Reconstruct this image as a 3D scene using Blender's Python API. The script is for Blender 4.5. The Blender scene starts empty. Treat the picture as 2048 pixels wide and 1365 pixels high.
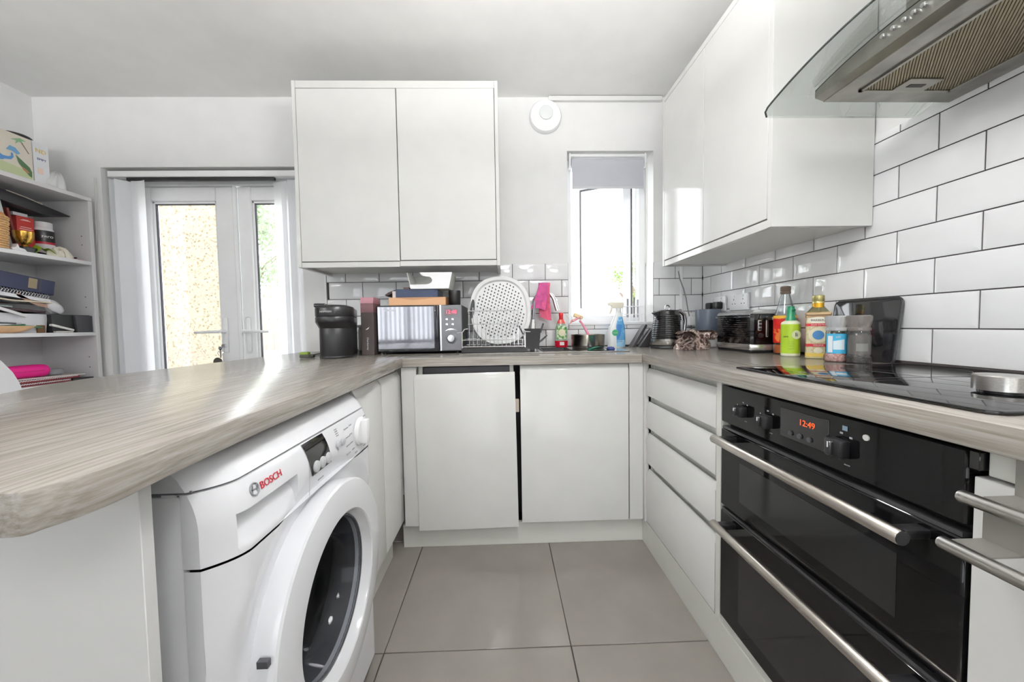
import bpy, bmesh, math, random
from mathutils import Vector, Matrix
random.seed(7)
R = math.radians
C = bpy.context.scene.collection
SC = bpy.context.scene

# ---------------------------------------------------------------- camera
F_PX, YAW, PITCH, ROLL, CAM_H = 716.0, 0.0263, -0.0419, -0.0158, 1.0414
cam_data = bpy.data.cameras.new('camera')
cam_data.sensor_width = 36.0
cam_data.sensor_fit = 'HORIZONTAL'
cam_data.lens = F_PX * 36.0 / 2048.0
cam_data.clip_start = 0.02
cam_data.clip_end = 200
cam = bpy.data.objects.new('camera', cam_data)
C.objects.link(cam)
fwd = Vector((math.sin(YAW)*math.cos(PITCH), math.cos(YAW)*math.cos(PITCH), math.sin(PITCH)))
rgt0 = Vector((math.cos(YAW), -math.sin(YAW), 0))
up0 = rgt0.cross(fwd)
rgt = math.cos(ROLL)*rgt0 + math.sin(ROLL)*up0
upv = -math.sin(ROLL)*rgt0 + math.cos(ROLL)*up0
cam.matrix_world = Matrix(((rgt.x, upv.x, -fwd.x, 0), (rgt.y, upv.y, -fwd.y, 0), (rgt.z, upv.z, -fwd.z, CAM_H), (0, 0, 0, 1)))
SC.camera = cam

# ---------------------------------------------------------------- light
world = bpy.data.worlds.new('sky')
SC.world = world
world.use_nodes = True
bg = world.node_tree.nodes['Background']
bg.inputs[0].default_value = (0.93, 0.97, 1.0, 1)
bg.inputs[1].default_value = 6.0

def area_light(name, loc, rot, sx, sy, power, color=(1, 1, 1)):
    l = bpy.data.lights.new(name, 'AREA')
    l.shape = 'RECTANGLE'; l.size = sx; l.size_y = sy; l.energy = power; l.color = color
    o = bpy.data.objects.new(name, l); C.objects.link(o)
    o.location = loc; o.rotation_euler = rot
    return o
def globe_light(name, loc, power, radius=0.13, color=(1.0, 0.99, 0.985)):
    l = bpy.data.lights.new(name, 'POINT'); l.energy = power; l.shadow_soft_size = radius; l.color = color
    o = bpy.data.objects.new(name, l); C.objects.link(o); o.location = loc
    return o
LAMPS = ((0.17, 0.62, 1.90), (-2.38, -0.30, 1.88), (0.45, -0.75, 1.90))
def fill_uplight(name, loc, power, color=(1.0, 0.99, 0.985)):     # added uplight: brightens the room by ceiling bounce
    l = bpy.data.lights.new(name, 'AREA'); l.shape = 'DISK'; l.size = .34; l.energy = power; l.color = color
    o = bpy.data.objects.new(name, l); C.objects.link(o); o.location = loc; o.rotation_euler = (math.pi, 0, 0)
    return o
globe_light('kitchen_fill_light', LAMPS[0], 19)  # unseen lamp added above the view as fill
globe_light('rear_lamp_light', LAMPS[2], 9)
fill_uplight('rear_fill_uplight', (LAMPS[2][0], LAMPS[2][1], 2.0), 34)
fill_uplight('kitchen_fill_uplight', (LAMPS[0][0], LAMPS[0][1], 2.0), 70)
fill_uplight('dining_fill_uplight', (LAMPS[1][0], LAMPS[1][1], 1.98), 95)  # unseen dining lamp added to brighten the left side
area_light('rear_fill_light', (.10, -2.66, 1.15), (R(90), 0, 0), 1.5, 1.5, 12, (0.97, 0.985, 1.0))  # added fill light behind the camera, set in an invented door frame

SC.view_settings.view_transform = 'Standard'
SC.view_settings.look = 'None'
SC.view_settings.exposure = 0.18
SC.view_settings.gamma = 1.0
SC.view_settings.use_curve_mapping = False

# ---------------------------------------------------------------- materials
def lin(c):
    c = c/255.0
    return c/12.92 if c <= 0.04045 else ((c+0.055)/1.055)**2.4
def rgb(h):
    if isinstance(h, str):
        h = h.lstrip('#'); h = tuple(int(h[i:i+2], 16) for i in (0, 2, 4))
    return (lin(h[0]), lin(h[1]), lin(h[2]), 1)

def mat(name, col, rough=0.5, metal=0.0, coat=0.0, spec=0.5, noise=0.0, nscale=8.0, bump=0.0, bscale=60.0, emit=None, estr=0.0, stretch=None, col2=None, trans=0.0):
    m = bpy.data.materials.new(name); m.use_nodes = True
    nt = m.node_tree; b = nt.nodes['Principled BSDF']
    b.inputs['Base Color'].default_value = rgb(col)
    b.inputs['Roughness'].default_value = rough
    b.inputs['Metallic'].default_value = metal
    b.inputs['Coat Weight'].default_value = coat
    b.inputs['Coat Roughness'].default_value = 0.03
    b.inputs['Specular IOR Level'].default_value = spec
    b.inputs['Transmission Weight'].default_value = trans
    tc = nt.nodes.new('ShaderNodeTexCoord')
    mp = nt.nodes.new('ShaderNodeMapping')
    if stretch: mp.inputs['Scale'].default_value = stretch
    nt.links.new(tc.outputs['Object'], mp.inputs['Vector'])
    n = nt.nodes.new('ShaderNodeTexNoise')
    n.inputs['Scale'].default_value = nscale; n.inputs['Detail'].default_value = 4
    nt.links.new(mp.outputs['Vector'], n.inputs['Vector'])
    mx = nt.nodes.new('ShaderNodeMix'); mx.data_type = 'RGBA'
    c1 = rgb(col)
    if col2 is None:
        k = max(noise, 0.02)
        mx.inputs[6].default_value = (c1[0]*(1-k), c1[1]*(1-k), c1[2]*(1-k), 1)
        mx.inputs[7].default_value = (min(1, c1[0]*(1+k)), min(1, c1[1]*(1+k)), min(1, c1[2]*(1+k)), 1)
    else:
        mx.inputs[6].default_value = c1; mx.inputs[7].default_value = rgb(col2)
    rp = nt.nodes.new('ShaderNodeMapRange')
    rp.inputs['From Min'].default_value = 0.3; rp.inputs['From Max'].default_value = 0.7
    nt.links.new(n.outputs['Fac'], rp.inputs['Value'])
    nt.links.new(rp.outputs['Result'], mx.inputs[0])
    nt.links.new(mx.outputs[2], b.inputs['Base Color'])
    if bump > 0:
        n2 = nt.nodes.new('ShaderNodeTexNoise'); n2.inputs['Scale'].default_value = bscale; n2.inputs['Detail'].default_value = 3
        nt.links.new(mp.outputs['Vector'], n2.inputs['Vector'])
        bp = nt.nodes.new('ShaderNodeBump'); bp.inputs['Strength'].default_value = bump; bp.inputs['Distance'].default_value = 0.002
        nt.links.new(n2.outputs['Fac'], bp.inputs['Height']); nt.links.new(bp.outputs['Normal'], b.inputs['Normal'])
    if emit:
        b.inputs['Emission Color'].default_value = rgb(emit); b.inputs['Emission Strength'].default_value = estr
    return m

def glass_mat(name, tint=(255, 255, 255), refl=0.08, rough=0.0, top=0.75):
    m = bpy.data.materials.new(name); m.use_nodes = True
    nt = m.node_tree; nt.nodes.clear()
    out = nt.nodes.new('ShaderNodeOutputMaterial'); mix = nt.nodes.new('ShaderNodeMixShader')
    t = nt.nodes.new('ShaderNodeBsdfTransparent'); g = nt.nodes.new('ShaderNodeBsdfGlossy')
    fr = nt.nodes.new('ShaderNodeLayerWeight'); fr.inputs['Blend'].default_value = 0.25
    mr = nt.nodes.new('ShaderNodeMapRange'); mr.inputs['To Min'].default_value = refl; mr.inputs['To Max'].default_value = top
    t.inputs['Color'].default_value = rgb(tint); g.inputs['Roughness'].default_value = rough
    nt.links.new(fr.outputs['Fresnel'], mr.inputs['Value']); nt.links.new(mr.outputs['Result'], mix.inputs[0])
    nt.links.new(t.outputs[0], mix.inputs[1]); nt.links.new(g.outputs[0], mix.inputs[2]); nt.links.new(mix.outputs[0], out.inputs[0])
    return m

M = {}
M['paint'] = mat('wall_paint', (234, 234, 233), 0.75, bump=0.05, bscale=120)
M['ceiling'] = mat('ceiling_paint', (240, 240, 238), 0.85, bump=0.05, bscale=100)
M['gloss'] = mat('gloss_cabinet', (219, 219, 216), 0.075, spec=0.32, noise=0.0)
M['carcass'] = mat('cabinet_carcass', (222, 222, 216), 0.3)
M['matt_white'] = mat('matt_white', (228, 228, 226), 0.45)
M['upvc'] = mat('white_upvc', (244, 245, 246), 0.25)
M['tile'] = mat('glazed_tile', (236, 237, 238), 0.05, coat=0.4)
M['grout'] = mat('dark_grout', (66, 62, 62), 0.95)
M['floor_tile'] = mat('grey_porcelain', (140, 134, 128), 0.13, noise=0.06, nscale=5, bump=0.02, bscale=14)
M['floor_grout'] = mat('floor_grout', (62, 58, 55), 0.9)
M['black'] = mat('black_plastic', (24, 24, 26), 0.38)
M['black_gloss'] = mat('black_gloss', (12, 12, 13), 0.05, coat=0.3)
M['oven_glass'] = mat('oven_glass', (9, 9, 10), 0.04, spec=0.28)
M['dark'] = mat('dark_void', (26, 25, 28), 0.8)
M['steel'] = mat('brushed_steel', (190, 188, 184), 0.28, metal=1, noise=0.12, nscale=10, stretch=(40, 1, 40))
M['hood_steel'] = mat('hood_steel', (160, 158, 152), 0.34, metal=1, noise=0.22, nscale=14)
M['chrome'] = mat('chrome', (225, 225, 228), 0.06, metal=1)
M['handle'] = mat('satin_handle', (196, 190, 182), 0.3, metal=1)
M['appliance'] = mat('white_enamel', (230, 231, 234), 0.16, coat=0.3)
M['grey_text'] = mat('grey_print', (150, 152, 156), 0.5)
M['dark_text'] = mat('dark_print', (40, 40, 44), 0.5)
M['white_text'] = mat('white_print', (225, 225, 225), 0.5)
M['red_text'] = mat('red_print', (190, 30, 48), 0.4)
M['glass'] = glass_mat('clear_glass')
M['hood_glass'] = glass_mat('hood_glass', (243, 246, 244), 0.05, top=.5)
M['frost'] = glass_mat('bottle_glass', (240, 244, 246), 0.10)
def fabric_mat(name, col, tl):
    m = mat(name, col, 0.85, bump=0.1, bscale=300); nt = m.node_tree
    out = nt.nodes['Material Output']; tr = nt.nodes.new('ShaderNodeBsdfTranslucent'); mx = nt.nodes.new('ShaderNodeMixShader')
    tr.inputs['Color'].default_value = rgb(col); mx.inputs[0].default_value = tl
    nt.links.new(nt.nodes['Principled BSDF'].outputs[0], mx.inputs[1]); nt.links.new(tr.outputs[0], mx.inputs[2]); nt.links.new(mx.outputs[0], out.inputs[0])
    return m
M['blind'] = fabric_mat('blind_fabric', (243, 244, 246), .38)
M['roller'] = mat('roller_fabric', (196, 197, 206), 0.85, bump=0.1, bscale=300)

def wood_mat(name, axis):
    m = bpy.data.materials.new(name); m.use_nodes = True
    nt = m.node_tree; b = nt.nodes['Principled BSDF']
    tc = nt.nodes.new('ShaderNodeTexCoord'); mp = nt.nodes.new('ShaderNodeMapping')
    s = [62.0, 62.0, 90.0]; s[axis] = 2.6
    mp.inputs['Scale'].default_value = s
    nt.links.new(tc.outputs['Object'], mp.inputs['Vector'])
    n = nt.nodes.new('ShaderNodeTexNoise'); n.inputs['Scale'].default_value = 2.2; n.inputs['Detail'].default_value = 7; n.inputs['Roughness'].default_value = 0.65
    nt.links.new(mp.outputs['Vector'], n.inputs['Vector'])
    cr = nt.nodes.new('ShaderNodeValToRGB')
    cr.color_ramp.elements[0].position = 0.3; cr.color_ramp.elements[0].color = rgb((124, 116, 107))
    cr.color_ramp.elements[1].position = 0.72; cr.color_ramp.elements[1].color = rgb((176, 171, 164))
    e = cr.color_ramp.elements.new(0.5); e.color = rgb((152, 146, 138))
    nt.links.new(n.outputs['Fac'], cr.inputs[0]); nt.links.new(cr.outputs[0], b.inputs['Base Color'])
    b.inputs['Roughness'].default_value = 0.2
    b.inputs['Specular IOR Level'].default_value = 0.6
    bp = nt.nodes.new('ShaderNodeBump'); bp.inputs['Strength'].default_value = 0.06; bp.inputs['Distance'].default_value = 0.001
    nt.links.new(n.outputs['Fac'], bp.inputs['Height']); nt.links.new(bp.outputs['Normal'], b.inputs['Normal'])
    return m
M['wood_y'] = wood_mat('laminate_oak_lengthwise', 1)
M['wood_x'] = wood_mat('laminate_oak_crosswise', 0)

_mc = {}
def cm(col, rough=0.5, metal=0.0, **k):          # small colour materials, cached
    key = (tuple(col), rough, metal, tuple(sorted(k.items())))
    if key not in _mc:
        _mc[key] = mat('finish_%02x%02x%02x' % tuple(col), col, rough, metal, **k)
    return _mc[key]

# ---------------------------------------------------------------- mesh helpers
class MB:
    def __init__(s): s.v = []; s.f = []; s.mi = []; s.m = 0
    def add(s, vs, fs):
        o = len(s.v); s.v += [Vector(p) for p in vs]
        s.f += [[i+o for i in f] for f in fs]; s.mi += [s.m]*len(fs); return s
    def bm(s, b):
        b.verts.ensure_lookup_table(); b.verts.index_update()
        s.add([v.co.copy() for v in b.verts], [[v.index for v in f.verts] for f in b.faces]); b.free(); return s
    def box(s, x0, x1, y0, y1, z0, z1, bev=0.0, seg=1, T=None):
        b = bmesh.new(); bmesh.ops.create_cube(b, size=1)
        for v in b.verts:
            v.co = Vector(((x0+x1)/2+v.co.x*(x1-x0), (y0+y1)/2+v.co.y*(y1-y0), (z0+z1)/2+v.co.z*(z1-z0)))
        if bev > 0: bmesh.ops.bevel(b, geom=list(b.edges), offset=bev, segments=seg, affect='EDGES', profile=0.5)
        if T is not None: bmesh.ops.transform(b, matrix=T, verts=b.verts)
        return s.bm(b)
    def lathe(s, prof, c=(0, 0, 0), axis='z', n=28, sx=1, sy=1, T=None, cap=True):
        vs = []; fs = []
        for r, h in prof:
            for i in range(n):
                a = 2*math.pi*i/n; x, y = r*math.cos(a)*sx, r*math.sin(a)*sy
                if axis == 'z': p = Vector((x, y, h))
                elif axis == 'x': p = Vector((h, x, y))
                else: p = Vector((y, h, x))
                if T is not None: p = T @ p
                vs.append(p+Vector(c))
        for j in range(len(prof)-1):
            for i in range(n):
                k = (i+1) % n
                fs.append([j*n+i, j*n+k, (j+1)*n+k, (j+1)*n+i])
        if cap and prof[0][0] > 1e-6: fs.append(list(range(n))[::-1])
        if cap and prof[-1][0] > 1e-6: fs.append([(len(prof)-1)*n+i for i in range(n)])
        return s.add(vs, fs)
    def tube(s, pts, r, n=8, cap=True):
        pts = [Vector(p) for p in pts]; vs = []; fs = []
        prev = None
        for i, p in enumerate(pts):
            d = (pts[min(i+1, len(pts)-1)]-pts[max(i-1, 0)]).normalized()
            if prev is None:
                u = d.orthogonal().normalized()
            else:
                u = (prev - d*prev.dot(d)).normalized()
            prev = u; w = d.cross(u)
            rr = r[i] if isinstance(r, (list, tuple)) else r
            for k in range(n):
                a = 2*math.pi*k/n
                vs.append(p+rr*(math.cos(a)*u+math.sin(a)*w))
        for i in range(len(pts)-1):
            for k in range(n):
                q = (k+1) % n
                fs.append([i*n+k, i*n+q, (i+1)*n+q, (i+1)*n+k])
        if cap:
            fs.append(list(range(n))[::-1]); fs.append([(len(pts)-1)*n+k for k in range(n)])
        return s.add(vs, fs)
    def prism(s, out, a0, a1, axis='z', bev=0.0, T=None):
        # outline of 2-D points extruded along an axis: z:(x,y)  x:(y,z)  y:(x,z)
        n = len(out); b = bmesh.new()
        def P(p, a):
            q = Vector((p[0], p[1], a)) if axis == 'z' else Vector((a, p[0], p[1])) if axis == 'x' else Vector((p[0], a, p[1]))
            return T @ q if T is not None else q
        lo = [b.verts.new(P(p, a0)) for p in out]; hi = [b.verts.new(P(p, a1)) for p in out]
        b.faces.new(lo[::-1]); b.faces.new(hi)
        for i in range(n):
            k = (i+1) % n; b.faces.new((lo[i], lo[k], hi[k], hi[i]))
        bmesh.ops.recalc_face_normals(b, faces=b.faces)
        if bev > 0:
            ed = [e for e in b.edges if (e.verts[0] in lo) == (e.verts[1] in lo)]
            bmesh.ops.bevel(b, geom=ed, offset=bev, segments=2, affect='EDGES', profile=0.5)
        return s.bm(b)
    def grid(s, fn, nu, nv):
        vs = [fn(i/nu, j/nv) for j in range(nv+1) for i in range(nu+1)]
        fs = [[j*(nu+1)+i, j*(nu+1)+i+1, (j+1)*(nu+1)+i+1, (j+1)*(nu+1)+i] for j in range(nv) for i in range(nu)]
        return s.add(vs, fs)
    def quad(s, a, b, c, d): return s.add([a, b, c, d], [[0, 1, 2, 3]])
    def xf(s, T, start=0):
        for i in range(start, len(s.v)): s.v[i] = T @ s.v[i]
        return s

def mesh_of(name, mb, mats, sharp=38):
    me = bpy.data.meshes.new(name)
    me.from_pydata([tuple(v) for v in mb.v], [], mb.f)
    b = bmesh.new(); b.from_mesh(me); bmesh.ops.recalc_face_normals(b, faces=b.faces); b.to_mesh(me); b.free()
    for m in (mats if isinstance(mats, (list, tuple)) else [mats]): me.materials.append(m)
    me.polygons.foreach_set('material_index', mb.mi)
    me.polygons.foreach_set('use_smooth', [True]*len(me.polygons))
    me.set_sharp_from_angle(angle=R(sharp))
    me.update()
    return me

def rootloc(o):
    while o.parent: o = o.parent
    return o
def part(name, mb, mats, parent, label=None, world=False, kind=None, sharp=38):
    if world:
        r = rootloc(parent)
        mb.xf(Matrix.Translation(-r.location))
    o = bpy.data.objects.new(name, mesh_of(name, mb, mats, sharp)); C.objects.link(o)
    o.parent = parent
    if label: o['label'] = label
    if kind: o['kind'] = kind
    return o
def thing(name, label, cat, loc=(0, 0, 0), rz=0, group=None):
    o = bpy.data.objects.new(name, None); C.objects.link(o); o.empty_display_size = 0.05
    o.location = loc; o.rotation_euler = (0, 0, R(rz)); o['label'] = label; o['category'] = cat
    if group: o['group'] = group
    return o
def solid(name, mb, mats, label, cat, loc=(0, 0, 0), rot=(0, 0, 0), group=None, sharp=38):
    o = bpy.data.objects.new(name, mesh_of(name, mb, mats, sharp)); C.objects.link(o)
    o.location = loc; o.rotation_euler = rot
    o['label'] = label; o['category'] = cat
    if group: o['group'] = group
    return o
def structure(name, mb, mats):
    o = bpy.data.objects.new(name, mesh_of(name, mb, mats)); C.objects.link(o); o['kind'] = 'structure'
    return o
def text_part(name, body, size, m, parent, T, world=False, ext=0.0004, align='CENTER', sx=1.0):
    cu = bpy.data.curves.new(name, 'FONT'); cu.body = body; cu.size = size; cu.extrude = ext
    cu.align_x = align; cu.align_y = 'CENTER'; cu.resolution_u = 3
    tmp = bpy.data.objects.new('tmp_text', cu); C.objects.link(tmp)
    dg = bpy.context.evaluated_depsgraph_get(); dg.update()
    me = bpy.data.meshes.new_from_object(tmp.evaluated_get(dg))
    bpy.data.objects.remove(tmp); bpy.data.curves.remove(cu)
    me.transform(T @ Matrix.Diagonal((sx, 1, 1, 1)))
    if world: me.transform(Matrix.Translation(-rootloc(parent).location))
    me.materials.clear(); me.materials.append(m); me.name = name
    o = bpy.data.objects.new(name, me); C.objects.link(o); o.parent = parent
    return o
def frame(o, xdir, ydir):      # text frame: x along xdir, y along ydir, at point o
    x = Vector(xdir).normalized(); y = Vector(ydir).normalized(); z = x.cross(y)
    return Matrix(((x.x, y.x, z.x, o[0]), (x.y, y.y, z.y, o[1]), (x.z, y.z, z.z, o[2]), (0, 0, 0, 1)))
TX = lambda x, y, z: Matrix.Translation((x, y, z))
RZ = lambda a: Matrix.Rotation(R(a), 4, 'Z')
RX = lambda a: Matrix.Rotation(R(a), 4, 'X')
RY = lambda a: Matrix.Rotation(R(a), 4, 'Y')

# ---------------------------------------------------------------- room constants
XR, YB, CEIL, XL, YREAR = 1.2524, 2.2086, 2.415, -2.71, -2.70
WT, WTB = 0.905, 0.865          # worktop top / underside
YO = 2.46                       # outer face of the back wall
DX0, DX1, DZ = -2.345, -1.195, 2.012
WX0, WX1, WZ0, WZ1 = 0.41, 0.94, 1.05, 2.098

# ---------------------------------------------------------------- structure
structure('floor', MB().box(XL-.1, XR+.1, YREAR-.1, YB+.25, -0.08, -0.004), M['floor_grout'])
fl = bpy.data.objects['floor']
ft = mesh_of('floor_tile', MB().box(-.2995, .2995, -.2995, .2995, -.006, 0, .0012), M['floor_tile'])
half = {}
xs = [-0.3964-0.602*k for k in range(5)] + [-0.3964+0.602*k for k in range(1, 3)]
for xl in sorted(xs):
    for j in range(-6, 2):
        yl = 1.1149+0.602*j
        x0, x1 = max(xl+.0015, XL), min(xl+.6005, XR); y0, y1 = max(yl+.0015, YREAR), min(yl+.6005, YB)
        if x1-x0 < .02 or y1-y0 < .02: continue
        key = (round(x1-x0, 3), round(y1-y0, 3))
        if key not in half:
            half[key] = mesh_of('floor_tile', MB().box(-key[0]/2, key[0]/2, -key[1]/2, key[1]/2, -.006, 0, .0012), M['floor_tile'])
        o = bpy.data.objects.new('floor_tile', half[key]); C.objects.link(o); o.parent = fl
        o.location = ((x0+x1)/2, (y0+y1)/2, 0)
structure('ceiling', MB().box(XL-.1, XR+.1, YREAR-.1, YB+.3, CEIL, CEIL+.1), M['ceiling'])
b = MB()
b.box(XL, DX0, YB, YO, 0, CEIL).box(DX0, DX1, YB, YO, DZ, CEIL).box(DX1, WX0, YB, YO, 0, CEIL)
b.box(WX0, WX1, YB, YO, 0, WZ0).box(WX0, WX1, YB, YO, WZ1, CEIL).box(WX1, XR+.1, YB, YO, 0, CEIL)
wall_back = structure('wall_back', b, M['paint'])
wall_right = structure('wall_right', MB().box(XR, XR+.1, YREAR-.1, YB, 0, CEIL), M['paint'])
structure('wall_left', MB().box(XL-.1, XL, YREAR-.1, -2.3, 0, CEIL).box(XL-.1, XL, -.2, YO, 0, CEIL).box(XL-.1, XL, -2.3, -.2, 0, .80).box(XL-.1, XL, -2.3, -.2, 2.10, CEIL), M['paint'])
structure('window_3', MB().box(XL-.09, XL-.03, -2.3, -2.25, .8, 2.1).box(XL-.09, XL-.03, -.25, -.2, .8, 2.1).box(XL-.09, XL-.03, -2.25, -.25, .8, .85).box(XL-.09, XL-.03, -2.25, -.25, 2.05, 2.1).box(XL-.065, XL-.055, -2.25, -.25, .85, 2.05), M['upvc'])
RWX0, RWX1, RWZ0, RWZ1 = -2.5, -0.85, 0.78, 2.1
structure('added_rear_door', MB().box(-.70, -.62, YREAR-.02, YREAR+.02, 0, 2.05, .004).box(.82, .90, YREAR-.02, YREAR+.02, 0, 2.05, .004).box(-.62, .82, YREAR-.02, YREAR+.02, 1.95, 2.05, .004).box(-.62, .82, YREAR-.02, YREAR+.02, 0, .32, .004), M['upvc'])  # unseen rear door frame, added round the fill light
b = MB()
b.box(XL, RWX0, YREAR-.1, YREAR, 0, CEIL).box(RWX1, XR, YREAR-.1, YREAR, 0, CEIL)
b.box(RWX0, RWX1, YREAR-.1, YREAR, 0, RWZ0).box(RWX0, RWX1, YREAR-.1, YREAR, RWZ1, CEIL)
structure('wall_rear', b, M['paint'])

# metro tiles: every tile one part of its wall
TW, TH, ZL0 = 0.202, 0.102, 1.0143
def metro(w, h, bev=(1, 1, 1, 1)):
    # plane in x,z facing -y; bevelled rim, flat centre. bev flags: left,right,bottom,top
    d = 0.015; t = 0.0055; e = 0.0025
    l, r, bt, tp = -w/2, w/2, -h/2, h/2
    o = [(l, 0, bt), (r, 0, bt), (r, 0, tp), (l, 0, tp)]
    a = [(l, -e, bt), (r, -e, bt), (r, -e, tp), (l, -e, tp)]
    c = [(l+d*bev[0], -t, bt+d*bev[2]), (r-d*bev[1], -t, bt+d*bev[2]), (r-d*bev[1], -t, tp-d*bev[3]), (l+d*bev[0], -t, tp-d*bev[3])]
    b = MB(); b.add(o+a+c, [[8, 9, 10, 11]] + [[4+i, 4+(i+1) % 4, 8+(i+1) % 4, 8+i] for i in range(4)] + [[i, (i+1) % 4, 4+(i+1) % 4, 4+i] for i in range(4)])
    return b
tcache = {}
def put_tile(parent, x0, x1, z0, z1, place, bev):
    w, h = x1-x0-.0036, z1-z0-.0036
    if w < .008 or h < .008: return
    key = (round(w, 3), round(h, 3), bev)
    if key not in tcache: tcache[key] = mesh_of('metro_tile', metro(w, h, bev), M['tile'], 12)
    o = bpy.data.objects.new('metro_tile', tcache[key]); C.objects.link(o); o.parent = parent
    place(o, (x0+x1)/2, (z0+z1)/2)
def tile_field(parent, u0, u1, z0, z1, phase_even, holes, place):
    """phase_even: u of a joint in rows with even index (row k spans ZL0+(k-1)*TH .. ZL0+k*TH)."""
    for row in range(-1, 8):
        ra, rb = ZL0+(row-1)*TH, ZL0+row*TH
        a, bb = max(ra, z0), min(rb, z1)
        if bb-a < .008: continue
        ph = phase_even + (TW/2 if row % 2 else 0)
        k0 = math.floor((u0-ph)/TW)
        for k in range(k0, k0+60):
            l, r = ph+k*TW, ph+(k+1)*TW
            if l > u1: break
            segs = [(max(l, u0), min(r, u1), a, bb)]
            for (hx0, hx1, hz0, hz1) in holes:
                ns = []
                for (p, q, c, d) in segs:
                    if q <= hx0 or p >= hx1 or d <= hz0 or c >= hz1: ns.append((p, q, c, d)); continue
                    if p < hx0: ns.append((p, hx0, c, d))
                    if q > hx1: ns.append((hx1, q, c, d))
                    if c < hz0: ns.append((max(p, hx0), min(q, hx1), c, hz0))
                    if d > hz1: ns.append((max(p, hx0), min(q, hx1), hz1, d))
                segs = ns
            for (p, q, c, d) in segs:
                fl_ = (int(p <= l+1e-4), int(q >= r-1e-4), int(c <= ra+1e-4), int(d >= rb-1e-4))
                put_tile(parent, p, q, c, d, place, fl_)
g = MB(); g.box(-1.056, WX0, YB-.0015, YB+.001, WTB, 1.421).box(WX0, WX1, YB-.0015, YB+.001, WTB, WZ0-.004).box(WX1, XR, YB-.0015, YB+.001, WTB, 1.421)
part('grout_bed', g, M['grout'], wall_back)
part('grout_bed', MB().box(XR-.0015, XR+.001, -1.2, YB, WTB, 1.650), M['grout'], wall_right)
def place_back(o, u, z): o.location = (u, YB-.0012, z)
def place_right(o, u, z):
    o.location = (XR-.0012, -u, z); o.rotation_euler = (0, 0, R(-90))
tile_field(wall_back, -1.056, XR-.007, WT+.001, 1.4223, -.8425+TW/2, [(WX0, WX1, WZ0-.003, 3)], place_back)
# right wall: local u runs towards the camera (u = -y)
tile_field(wall_right, -(YB-.008), 1.2, WT+.001, 1.651, -.9062+TW/2, [], place_right)
part('tile_edge_strip', MB().box(-1.068, -1.057, YB-.010, YB, WT, 1.421, .001), M['upvc'], wall_back)

# cable trunking along the ceiling and down the corner
structure('trim_1', MB().box(.30, .985, YB-.022, YB, 2.385, 2.412, .002), M['matt_white'])

# ---------------------------------------------------------------- French door (structure)
door = structure('door_1', MB().box(DX0, DX0+.06, 2.315, 2.385, 0, DZ, .004).box(DX1-.05, DX1, 2.315, 2.385, 0, DZ, .004).box(DX0+.06, DX1-.05, 2.315, 2.385, 1.945, DZ, .004).box(DX0+.06, DX1-.05, 2.315, 2.385, 0, .05, .004), M['upvc'])
def leaf(x0, x1, gx0, gx1, px, lever_dir):
    f = MB(); y0, y1 = 2.325, 2.385
    gz0, gz1 = .12, 1.855
    f.box(x0, gx0, y0, y1, .05, 1.94, .005).box(gx1, x1, y0, y1, .05, 1.94, .005)
    f.box(gx0, gx1, y0, y1, gz1, 1.94, .005).box(gx0, gx1, y0, y1, .05, gz0, .005)
    # glazing beads
    for (a, bb, c, d) in ((gx0, gx0+.014, gz0, gz1), (gx1-.014, gx1, gz0, gz1), (gx0, gx1, gz0, gz0+.014), (gx0, gx1, gz1-.014, gz1)):
        f.box(a, bb, y0+.012, y0+.03, c, d, .003)
    lf = part('door_leaf', f, M['upvc'], door)
    part('pane', MB().box(gx0, gx1, 2.352, 2.358, gz0, gz1), M['glass'], lf)
    part('glazing_gasket', MB().box(gx0+.014, gx0+.019, y0+.016, y0+.028, gz0+.014, gz1-.014).box(gx0+.014, gx1-.014, y0+.016, y0+.028, gz1-.019, gz1-.014), cm((70, 68, 76), .7), lf)
    h = MB().box(px-.016, px+.016, y0-.010, y0, .90, 1.125, .008, 3)
    h.lathe([(.011, 0), (.011, -.045)], (px, y0-.008, 1.035), 'y', 12)
    h.tube([(px, y0-.052, 1.035), (px+lever_dir*.05, y0-.055, 1.034), (px+lever_dir*.155, y0-.050, 1.031)], [.0095, .009, .0075], 10)
    h.lathe([(.008, 0), (.008, -.014)], (px, y0, .945), 'y', 10)
    part('door_handle', h, M['upvc'], lf)
    return lf
leaf(DX0+.062, -1.668, -2.178, -1.783, -1.755, -1)
leaf(-1.650, DX1-.052, -1.566, -1.262, -1.612, 1)
part('meeting_bead', MB().box(-1.672, -1.648, 2.312, 2.33, .05, 1.94, .004), M['upvc'], door)

# keys in the left leaf
k = thing('key_bunch', 'bunch of keys hanging from the lock of the left glazed door leaf', 'keys', (-1.755, 2.305, .945))
part('key', MB().box(-.004, .004, -.004, .02, -.012, .012).lathe([(.011, -.006), (.011, -.002)], (0, -.006, 0), 'y', 12), M['chrome'], k)
part('key', MB().box(-.022, -.014, -.012, -.009, -.075, -.02).lathe([(.012, 0), (.012, .003)], (-.018, -.012, -.015), 'y', 12), M['chrome'], k)
part('key_fob', MB().lathe([(.0, -.004), (.026, -.004), (.028, 0), (.026, .004), (0, .004)], (-.035, -.014, -.10), 'y', 16), cm((70, 66, 60), .5), k)
part('key_ring', MB().tube([(.016*math.cos(t)-.018, -.012, .016*math.sin(t)-.045) for t in [i*math.pi/8 for i in range(17)]], .0016, 6), M['chrome'], k)

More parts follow.
